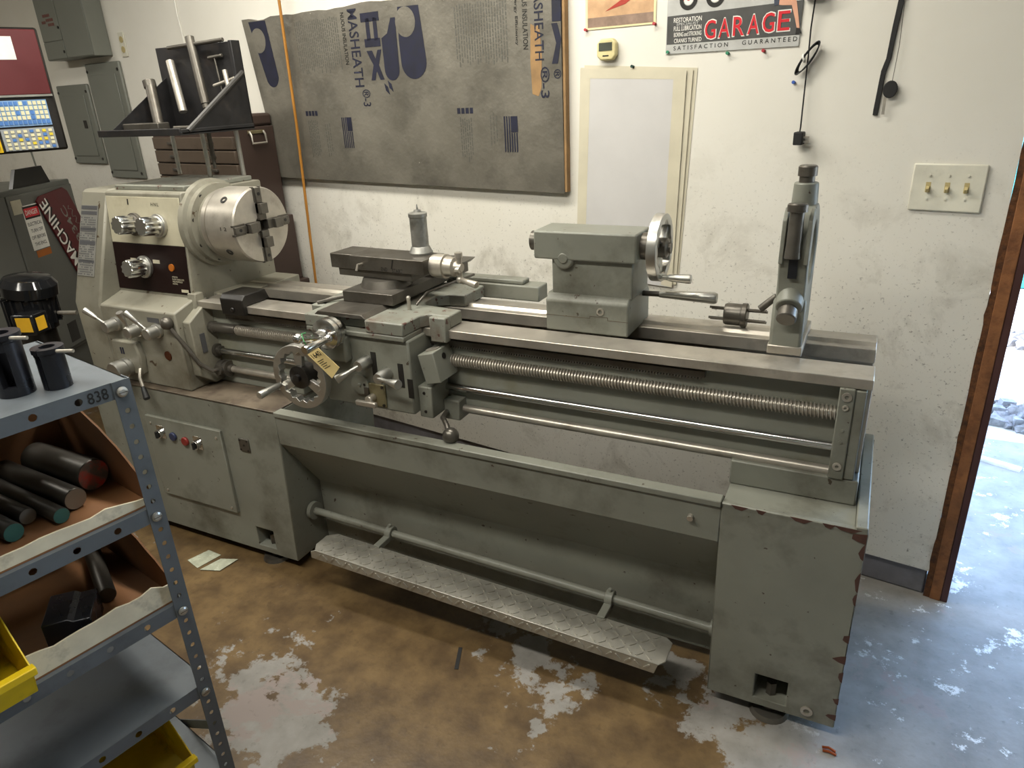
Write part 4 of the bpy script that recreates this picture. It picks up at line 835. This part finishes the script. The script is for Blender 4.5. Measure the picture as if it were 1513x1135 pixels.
# ------------------------------------------------------------------ brown tool chest behind the headstock (parallel to the wall)
M_brown = mat('chest_brown', '#40322c', .45, var=.1, vs=6); M_brown2 = mat('drawer_brown', '#54483d', .5, var=.15, vs=10, dirt=('#332a22', .6, 10, .5))
def chest(u0, u1, d0, d1, z0, z1, rows, name, label, split=None, lid=0):
    t = thing(name, label, 'tool chest', WP((u0 + u1) / 2, (d0 + d1) / 2, z0), PHI); W = (u1 - u0) / 2; D = (d1 - d0) / 2; H = z1 - z0
    MB().box(-W, W, -D + .012, D, 0, H - lid).build('chest_body', M_brown, t, bevel=.004)
    if lid: MB().box(-W, W, -D + .004, D, H - lid + .002, H).build('lid', M_brown, t, bevel=.012)
    zz = .015
    for h in rows:
        for (a, b_) in ((-W + .012, W - .012),):
            dr = MB().box(a, b_, -D - .002, -D + .02, zz, zz + h - .006).build('drawer', M_brown2, t, bevel=.003)
            for x in ((a + b_) / 2 - .16, (a + b_) / 2 + .16): MB().box(x - .018, x + .018, -D - .014, -D - .002, zz + h / 2 - .008, zz + h / 2 + .004).build('pull', M_steel_d, dr, bevel=.002)
        zz += h
    return t, W, D, H
t1, W, D, H = chest(-3.36, -2.70, -.25, -.03, 1.09, 1.55, (.06, .06, .06, .06, .06, .06), 'top_chest', 'brown steel top chest with drawers and a side handle', lid=.055)
k = MB(); k.box(W, W + .006, -.035, .055, H - .085, H - .07); k.build('handle_plate', M_brass, t1, bevel=.002)
k = MB(); k.tube([(W + .006, -.028, H - .075), (W + .016, -.028, H - .09), (W + .018, -.028, H - .125), (W + .018, .048, H - .125), (W + .016, .048, H - .09), (W + .006, .048, H - .075)], .005, 8); k.build('side_handle', M_steel, t1)
MB().cyl((W, 0, H - .02), (W + .003, 0, H - .02), .004, seg=8).build('rivet', M_steel, t1)
chest(-3.38, -2.67, -.30, -.02, .78, 1.09, (.07, .07, .07, .07), 'middle_chest', 'brown middle chest under the top chest')
chest(-3.42, -2.63, -.40, -.015, .0, .78, (.16, .2, .2, .16), 'roller_cabinet', 'brown floor cabinet carrying the stacked chests')
# green clamp leaning by the cabinet
k = MB()
for dx in (0, .035): k.prism([(0, 0), (.012, 0), (-.03, .17), (-.042, .17)], 'y', 0, .006, Matrix.Translation(WP(-2.50 + dx * .9, -.36, .955)))
k.box(.0, .05, -.002, .008, .085, .10, Matrix.Translation(WP(-2.545, -.36, .955)))
tag(k.build('green_clamp', M_green, bevel=.001), 'green framed hanging tag by the bed behind the chuck', 'frame')

# ------------------------------------------------------------------ control cabinet with leaning sign, motor and operator panel (milling machine, mostly out of frame)
M_cab = mat('cabinet_grey', '#5f605a', .45, var=.1, vs=4); M_signred = mat('sign_maroon', '#55191d', .45, var=.1)
ca = math.atan2(.897, -.441)
CB = thing('control_cabinet', 'grey electrical cabinet with a danger label, behind the motor', 'cabinet', (-4.167, 2.638, 0), ca)   # local x towards the wall, local y away to the left
k = MB(); k.box(-1.1, .0, .0, .40, .34, 1.24); k.build('cabinet_body', M_cab, CB, bevel=.006)
k = MB(); k.box(-1.08, -.04, .03, .37, 0, .34); k.build('cabinet_base', M_cab, CB)
dr = MB().box(-.575, -.012, -.012, 0, .36, 1.215).build('cabinet_door', M_cab, CB, bevel=.004)
MB().box(-1.08, -.585, -.012, 0, .36, 1.215).build('cabinet_door', M_cab, CB, bevel=.004)
MB().box(-.40, -.318, -.014, -.012, .385, .495).build('vent', M_black, dr)
MB().box(-.555, -.475, -.0135, -.012, 1.12, 1.19).build('data_plate', M_plate, dr)
k = MB(); k.prism([(-.46, 1.24), (-.40, 1.33), (-.18, 1.33), (-.14, 1.24)], 'y', .02, .04); k.prism([(-.85, 1.24), (-.80, 1.31), (-.62, 1.31), (-.58, 1.24)], 'y', .02, .04); k.build('top_bracket', M_black, CB)
lb = MB().box(-.485, -.35, -.0135, -.012, .925, 1.155).build('danger_label', M_white, dr); MB().box(-.48, -.355, -.0142, -.0135, 1.085, 1.15).build('label_head', M_ink, lb); MB().box(-.477, -.36, -.0146, -.0142, 1.095, 1.14).build('label_red', M_signr, lb)
MB().box(-.47, -.35, -.0135, -.012, .885, .92).build('orange_strip', M_orange, dr)
def cbt(s, w, h, x, z, m=M_ink, y=-.0137): return text(s, 'lettering', m, CB, w, h, (x, y, z), (1, 0, 0), (0, 0, 1), .0003)
cbt('DANGER', .10, .026, -.47, 1.105, M_white, -.0147); cbt('ELECTRICAL', .115, .018, -.475, 1.05); cbt('TURN OFF', .10, .018, -.465, 1.015); cbt('OFF BEFORE', .115, .018, -.475, .98); cbt('THIS ENCL', .10, .018, -.465, .945)
SM = thing('machine_sign', 'dark red shop sign leaning against the grey cabinet', 'sign', (-4.167, 2.638, 0), ca)
sgm = Matrix.Translation((-.355, -.022, 1.19)) @ Matrix.Rotation(math.radians(-4), 4, 'X')
# sign outline on the door plane: x along cabinet, z up; runs steeply down to the right
k = MB(); k.prism([(-.37, 1.165), (-.34, 1.185), (-.12, 1.205), (-.085, 1.185), (.13, .66), (.10, .60), (-.03, .56), (-.13, .60)], 'y', -.026, -.016); sgp = k.build('sign_board', M_signred, SM, bevel=.002)
ax = Vector((.24, 0, -.56)).normalized(); ay = Vector((.56, 0, .24)).normalized()
def sgt(s, w, h, x, z, m): return text(s, 'lettering', m, SM, w, h, (x, -.0262, z), -ax, Vector((0, -1, 0)).cross(-ax), .0004)
sgt('MACHINE', .40, .07, -.125, .80, M_ink); o = sgt('MACHINE', .40, .07, -.14, .805, M_white); o.location = (0, -.0006, 0)
sgt('2 334C', .30, .045, -.035, .84, M_panel)
k = MB(); q = Vector((-.125, -.0272, 1.10)); up_ = Vector((0, -1, 0)).cross(-ax)      # line of cursive paint strokes beside the big word
k.tube([q + ax * (i * .0125) + up_ * (.016 * math.sin(i * 1.7) - .012) for i in range(26)], .0014, 5); k.build('script_stroke', M_panel, SM)
k = MB(); c_ = Vector((.015, 0, .72)); k.prism([((c_ + ax * .07 * math.cos(t) + up_ * .03 * math.sin(t)).x, (c_ + ax * .07 * math.cos(t) + up_ * .03 * math.sin(t)).z) for t in [2 * PI * i / 24 for i in range(24)]], 'y', -.0266, -.026); k.build('black_oval', M_ink, SM, flat=True)
o = sgt('N', .05, .035, .02, .695, M_white); o.location = (0, -.0008, 0)

# motor of the coolant pump in front of the cabinet
MT = thing('pump_motor', 'glossy black electric motor with yellow warning label by the cabinet', 'motor', (-2.93, 1.56, 0), math.radians(20))
M_gloss = mat('gloss_black', '#17181a', .12, var=.2)
k = MB(); k.rev((0, 0, .82), (.15, 0, 1), [(0, .085), (.12, .085), (.13, .098), (.17, .10), (.195, .08), (.205, .03)], 30); mb_ = k.build('motor_housing', M_gloss, MT)
for i in range(16):
    a = 2 * PI * i / 16; k = MB(); k.box(.08, .094, -.004, .004, .83, .94, Matrix.Translation((.008, 0, 0)) @ Matrix.Rotation(a, 4, 'Z')); k.build('cooling_fin', M_gloss, mb_)
k = MB(); k.box(.03, .12, -.14, -.06, .82, .90); jb = k.build('junction_box', M_gloss, MT, bevel=.006); MB().box(.05, .11, -.1415, -.14, .835, .89).build('warning_label', mat('label_yellow', '#d8a82a', .4), jb)
MB().box(.118, .1215, -.125, -.08, .835, .885).build('warning_label', mat('label_yellow', '#d8a82a', .4), jb)
k = MB(); k.cyl((0, 0, 0), (0, 0, .825), .07, seg=20); k.build('motor_column', M_black, MT)
k = MB(); k.cyl((.09, .03, .86), (.17, .03, .86), .008, seg=10); k.build('fitting', M_steel, MT)

# operator panel on its arm
pa = math.atan2(.96, .29)
OP = thing('operator_panel', 'machine operator panel with red hood, keypads and yellow override plate', 'control panel', (-3.175, 2.05, 0), pa)   # local x away along the panel, local -y faces the lathe side
k = MB(); k.box(-.75, 0, .0, .10, 1.445, 1.92); k.build('panel_case', M_black, OP, bevel=.01)
k = MB(); k.box(-.75, -.012, -.008, .0, 1.668, 1.912); hd = k.build('red_hood', M_signred, OP, bevel=.004); MB().box(-.75, -.012, -.012, -.006, 1.66, 1.668).build('hood_lip', M_alu, OP)
MB().box(-.235, -.105, -.0088, -.008, 1.80, 1.885).build('note', M_white, hd)
M_key_w = mat('key_white', '#d8d2ae', .5); M_key_b = mat('key_blue', '#4a78b8', .5); M_key_y = mat('key_yellow', '#d8c23a', .5); M_keygrey = mat('keypad_grey', '#8f9498', .5); M_yel = mat('plate_yellow', '#d9b417', .4)
MB().box(-.75, -.04, -.004, .0, 1.548, 1.648).build('upper_keypad', mat('keypad_blue', '#7a9cc4', .5), OP); MB().box(-.235, -.04, -.004, .0, 1.455, 1.54).build('lower_keypad', M_keygrey, OP); yp = MB().box(-.40, -.245, -.004, .0, 1.452, 1.54).build('yellow_plate', M_yel, OP)
for x, z, r, m in ((-.283, 1.512, .016, M_rubber), (-.27, 1.474, .014, M_red)):
    k = MB(); k.rev((x, -.004, z), (0, -1, 0), [(0, r + .003), (.004, r + .003), (.005, r), (.016, r * .9)], 18); k.build('rotary_knob', m, yp)
ks = {id(m): (MB(), m) for m in (M_key_w, M_key_b, M_key_y)}; r9 = random.Random(9)
for j in range(5):
    for i in range(40):
        m = M_key_b if (j == 4 or (j == 0 and i > 5)) else (M_key_b if r9.random() < .04 else M_key_w); x = -.058 - i * .0172; z = 1.555 + (4 - j) * .0185
        ks[id(m)][0].box(x, x + .0125, -.0075, -.004, z, z + .0145)
for j in range(5):
    for i in range(8):
        m = r9.choice([M_key_w, M_key_w, M_key_w, M_key_y, M_key_b]); x = -.062 - i * .0232; z = 1.459 + (4 - j) * .016; ks[id(m)][0].box(x, x + .0135, -.0075, -.004, z, z + .0105)
for kb, m in ks.values(): o = kb.build('keys', m, OP, flat=True); o['kind'] = 'stuff'
k = MB(); k.box(-.70, -.62, .10, .16, 0, 1.7); k.build('panel_arm', M_black, OP)
k = MB(); k.tube([WP(-5.27, -.004, 1.9), WP(-5.265, -.004, 1.45), WP(-5.24, -.004, 1.2), WP(-5.24, -.004, .1)], .006, 6); tag(k.build('wall_conduit', M_panel), 'thin grey conduit on the wall between operator panel and cabinet', 'conduit')

# ------------------------------------------------------------------ shelving unit in the foreground
M_shelf = mat('shelf_grey', '#5c6267', .42, var=.12, vs=6, dirt=('#3c4043', .6, 9, .52), metal=.2); M_card = mat('cardboard', '#7a5230', .8, var=.25, vs=5); M_cardw = mat('cardboard_white', '#c9c0a8', .7, var=.12, vs=14, dirt=('#3c362c', .7, 12, .55))
M_yelp = mat('yellow_plastic', '#d8b81c', .4, var=.15, vs=12, dirt=('#4a3c10', .8, 14, .52))
SA_ = math.radians(-101); SO = Vector((-1.23, .787, 0)); SMx = Matrix.Translation(SO) @ Matrix.Rotation(SA_, 4, 'Z')
# local x: along the lip towards the camera side, local -y: into the shelf depth
SU = thing('shelving_unit', 'grey slotted-post steel shelving unit with four loaded shelves', 'shelving', SO, SA_)
LEN, DEP = .92, .42
def post(x, y, fx, fy):
    k = MB(); ns = int(1.12 / .0337)
    # face along x (visible) and face along y, with round holes
    Mx = Matrix.Translation((x, y, 0)) @ Matrix(((0, 0, fx, 0), (0, -fy, 0, 0), (1, 0, 0, 0), (0, 0, 0, 1)))
    k.perf(1.127, .032, [(.02 + i * .0337, .016, .0055) for i in range(ns)], Mx)
    My = Matrix.Translation((x, y, 0)) @ Matrix(((0, -fx, 0, 0), (0, 0, -fy, 0), (1, 0, 0, 0), (0, 0, 0, 1)))
    k.perf(1.127, .032, [(.02 + i * .0337, .016, .0055) for i in range(ns)], My)
    return k.build('post', M_shelf, SU, flat=True)
post(0, .0025, 1, 1); post(0, -DEP, 1, -1); post(LEN, .0025, -1, 1); post(LEN, -DEP, -1, -1)
for z in (1.127, .85, .61, .378, .10):
    k = MB(); k.box(.003, LEN - .003, -DEP + .003, -.001, z - .0025, z); s_ = k.build('shelf', M_shelf, SU)
    k = MB(); k.perf(LEN - .006, .034, [(.09 + i * .0762, .017, .0075) for i in range(10)], Matrix.Translation((.003, 0, z - .034)) @ Matrix(((1, 0, 0, 0), (0, -1, 0, 0), (0, 0, 1, 0), (0, 0, 0, 1)))); k.build('shelf_lip', M_shelf, s_, flat=True)
    k = MB(); k.box(.003, .005, -DEP + .003, -.001, z - .034, z); k.build('shelf_end', M_shelf, s_)
    k = MB(); k.rev((.018, .0045, z - .022), (0, 1, 0), [(0, .0105), (.003, .010), (.0055, .006)], 16); bl = k.build('bolt', M_alu, SU); MB().box(.010, .026, .0095, .0102, z - .0228, z - .0212).build('bolt_slot', M_steel_d, bl)
k = MB(); k.box(-.004, -.001, -.35, -.01, -.012, .012, Matrix.Translation((0, 0, .23)) @ Matrix.Rotation(.55, 4, 'X')); k.build('end_brace', M_shelf, SU)
text('838', 'marker_number', M_ink, SU, .037, .022, (.078, .0006, 1.099), (-1, 0, 0), (0, 0, 1), .0004)
def SW_(a, b_, z): return SMx @ Vector((a, -b_, z))       # a along lip, b into depth
def slabel(o, l, c, g=None): return tag(o, l, c, g)
# two bored sleeves
def sleeve(a, b_, r, h, label, slotang, window):
    c = SW_(a, b_, 1.1275); t = thing('tool_sleeve', label, 'sleeve', c, 0, 'bored tool sleeves on the top shelf')
    k = MB(); n = 48; w = .75 if window else .09
    prof = [(.0, r), (h - .016, r), (h - .014, r * 1.04), (h - .010, r * 1.04), (h - .009, r * 1.12), (h, r * 1.12), (h, r * .55), (0, r * .55)]
    ang = [slotang + w / 2 + (2 * PI - w) * i / n for i in range(n + 1)]
    R_ = [[k.bm.verts.new((q * math.cos(a_), q * math.sin(a_), z)) for z, q in prof] for a_ in ang]
    for A_, B_ in zip(R_, R_[1:]):
        for i in range(len(prof)): k._face([A_[i], B_[i], B_[(i + 1) % len(prof)], A_[(i + 1) % len(prof)]])
    k._face(R_[0]); k._face(R_[-1][::-1])
    if window:    # close the wall above and below the milled window
        for z0, z1, q in ((0, .018, r), (h - .03, h - .009, r), (h - .009, h, r * 1.12)):
            m_ = [[k.bm.verts.new((rr2 * math.cos(a2), rr2 * math.sin(a2), zz)) for zz, rr2 in ((z0, q), (z1, q), (z1, r * .55), (z0, r * .55))] for a2 in [slotang - w / 2 + w * i / 8 for i in range(9)]]
            for A_, B_ in zip(m_, m_[1:]):
                for i in range(4): k._face([A_[i], B_[i], B_[(i + 1) % 4], A_[(i + 1) % 4]])
    k.build('sleeve_body', M_gunblack, t)
    k = MB(); k.cyl((r * 1.1, 0, h - .006), (r * 1.1 + .03, .012, h - .006), .0035, seg=8); k.build('stop_screw', M_steel, t)
sleeve(.093, .072, .024, .078, 'shorter black bored sleeve with a narrow slot, on the shelf top', math.radians(-72), False)
sleeve(.150, .105, .030, .115, 'taller black bored sleeve with a wide side window, on the shelf top', math.radians(-45), True)
# cardboard tray with round bars, shelf 2
def tray(name, z, a0, a1, b0, b1, hb, hf, label):
    t = thing(name, label, 'cardboard box', SW_((a0 + a1) / 2, (b0 + b1) / 2, z), SA_); A = (a1 - a0) / 2; B = (b1 - b0) / 2
    MB().box(-A, A, -B, B, 0, .004).build('box_bottom', M_card, t)
    r = random.Random(int(z * 100)); n = 12; topl = [(-A + 2 * A * i / n, hf * (.85 + .25 * r.random()) - (.0 if i > 1 else .01)) for i in range(n + 1)]
    MB().prism([(A, .004), (-A, .004)] + topl, 'y', B - .004, B).build('front_flap', M_cardw, t, flat=True)
    topl = [(-B + 2 * B * i / n, hb * (1 - .75 * (i / n) ** 2.2) * (.97 + .05 * r.random())) for i in range(n + 1)]
    MB().prism([(B, .004), (-B, .004)] + topl, 'x', -A, -A + .004).build('end_flap', M_card, t, flat=True)
    MB().box(-A, A, -B, -B + .004, .004, hb).build('back_flap', M_card, t)
    return t
tray('bar_tray', .8505, .012, .36, .012, .40, .17, .03, 'torn cardboard tray of round steel bars, on the second shelf')
M_bar = mat('bar_stock', '#4a4640', .4, metal=.45, var=.25, vs=16); M_barend = mat('bar_end', '#8a857c', .45, metal=.4, var=.1); M_bargreen = mat('bar_end_green', '#2f5a50', .5); M_barred = mat('bar_end_red', '#6a5c54', .5, var=.3, vs=30, dirt=('#c8382a', .95, 26, .46))
def bar(a, b_, r, ln, zc, endm, label, da=.035, tilt=0):
    p = SW_(a, b_, zc); q = SW_(a + da, b_ + ln, zc + tilt); t = thing('round_bar', label, 'steel bar', p, 0, 'round bars in the cardboard tray'); d = q - p
    k = MB(); k.rev((0, 0, 0), d, [(0, r * .96), (.0015, r), (d.length, r)], 28); k.build('bar_stock', M_bar, t); k = MB(); n = -d.normalized(); k.cyl(n * .0002, n * .0008, r * .94, seg=28); k.build('bar_face', endm, t)
bar(.052, .165, .034, .2, .889, M_barred, 'thickest round bar with a red-painted end, in the tray'); bar(.112, .115, .0225, .27, .878, M_barend, 'long bright-ended round bar lying next to the thickest bar')
bar(.1525, .085, .016, .27, .871, M_bargreen, 'slim round bar with a green end near the tray flap', .03); bar(.192, .14, .0165, .22, .8715, M_barend, 'slim plain-ended round bar left of the green-ended slim bar', .028); bar(.232, .095, .0185, .24, .8735, M_bargreen, 'medium round bar with a dark green end in the tray', .028)
bar(.293, .045, .018, .30, .8745, M_bargreen, 'round bar with a bright green end at the tray corner', .06)
tray('scrap_tray', .6105, .012, .30, .012, .40, .15, .055, 'white-fronted cardboard box of steel offcuts, on the third shelf')
k = MB(); k.prism([(0, 0), (.085, 0), (.085, .055), (.055, .055), (.045, .062), (0, .062)], 'y', -.05, .05, Matrix.Translation(SW_(.225, .11, .6155)) @ Matrix.Rotation(SA_ + 2.6, 4, 'Z')); tag(k.build('steel_block', M_gunblack, bevel=.002), 'stepped black steel block in the white-fronted box', 'block')
k = MB(); a = SW_(.11, .12, .634); k.cyl(a, a + Vector((-.2, .1, 0)), .018, seg=22); tag(k.build('round_offcut', M_bar, bevel=.001), 'short round offcut in the white-fronted box', 'steel bar')
# yellow bins
def ybin(a, b_, z, w, l, h, label):
    t = thing('parts_bin', label, 'bin', SW_(a, b_, z), SA_, 'yellow parts bins'); s = .003
    k = MB()
    def wall(P, n_): 
        A = [k.bm.verts.new(Vector(p)) for p in P]; B = [k.bm.verts.new(Vector(p) + Vector(n_) * s) for p in P]; k._face(A); k._face(B[::-1])
        for i in range(len(P)): k._face([A[i], B[i], B[(i + 1) % len(P)], A[(i + 1) % len(P)]])
    hw = w / 2
    wall([(-hw, 0, 0), (-hw, -l, 0), (-hw, -l, h), (-hw, -l * .35, h), (-hw, .02, h * .45)], (1, 0, 0)); wall([(hw, 0, 0), (hw, -l, 0), (hw, -l, h), (hw, -l * .35, h), (hw, .02, h * .45)], (-1, 0, 0))
    wall([(-hw, 0, 0), (hw, 0, 0), (hw, .02, h * .45), (-hw, .02, h * .45)], (0, -1, 0)); wall([(-hw, -l, 0), (hw, -l, 0), (hw, -l, h), (-hw, -l, h)], (0, 1, 0)); wall([(-hw, 0, 0), (hw, 0, 0), (hw, -l, 0), (-hw, -l, 0)], (0, 0, 1))
    k.build('bin_shell', M_yelp, t, bevel=.001)
    k = MB(); k.box(-hw - .004, hw + .004, .012, .030, h * .36, h * .47); k.build('bin_lip', M_yelp, t, bevel=.002); return t
ybin(.40, -.02, .6115, .19, .24, .15, 'yellow parts bin of bar ends on the third shelf'); 
for i, (da, db, r) in enumerate(((-.04, .07, .016), (.0, .09, .013), (.03, .06, .015))):
    a = SW_(.40 + da, db + .0, .66 + i * .012); k = MB(); k.cyl(a, a + (SW_(.42 + da, db + .12, .645 + i * .012) - a), r, seg=18); tag(k.build('bar_end', M_bar, bevel=.001), ['thickest short bar end in the yellow bin', 'thinnest short bar end in the yellow bin', 'topmost short bar end in the yellow bin'][i], 'steel bar', 'bar ends in the yellow bin')
ybin(.16, .06, .1015, .19, .24, .14, 'yellow parts bin on the bottom shelf')

# ------------------------------------------------------------------ bits on the floor
k = MB(); k.box(-.045, .045, -.006, .006, 0, .0012, Matrix.Translation((-.96, 1.405, .0005)) @ Matrix.Rotation(math.radians(112), 4, 'Z')); tag(k.build('black_strip', M_rubber), 'small black strip lying on the brown floor', 'strip')
M_film = mat('clear_film', '#a8ab98', .25, var=.2, vs=30)
k = MB(); k.prism([(-.075, -.03), (.0, -.05), (.02, .045), (-.05, .05)], 'z', .001, .0025, Matrix.Translation((-2.09, 1.455, 0))); k.prism([(-.02, -.05), (.055, -.025), (.065, .055), (.0, .03)], 'z', .003, .0045, Matrix.Translation((-2.05, 1.45, 0))); tag(k.build('plastic_bag', M_film, flat=True), 'crumpled clear plastic bag lying by the left pedestal', 'bag')
k = MB(); k.tube([(.06, 1.512, .004), (.075, 1.514, .007), (.092, 1.51, .004)], .0035, 6); k.tube([(.062, 1.502, .004), (.077, 1.503, .006), (.094, 1.50, .004)], .0035, 6); tag(k.build('copper_curl', mat('copper', '#a0522c', .35, metal=.7)), 'small copper curls on the floor by the right pedestal', 'scrap')

# no deeper than thing > part > sub-part
def depth(o):
    d = 0
    while o.parent: o = o.parent; d += 1
    return d
for o in list(C.objects):
    while depth(o) > 2: o.parent = o.parent.parent
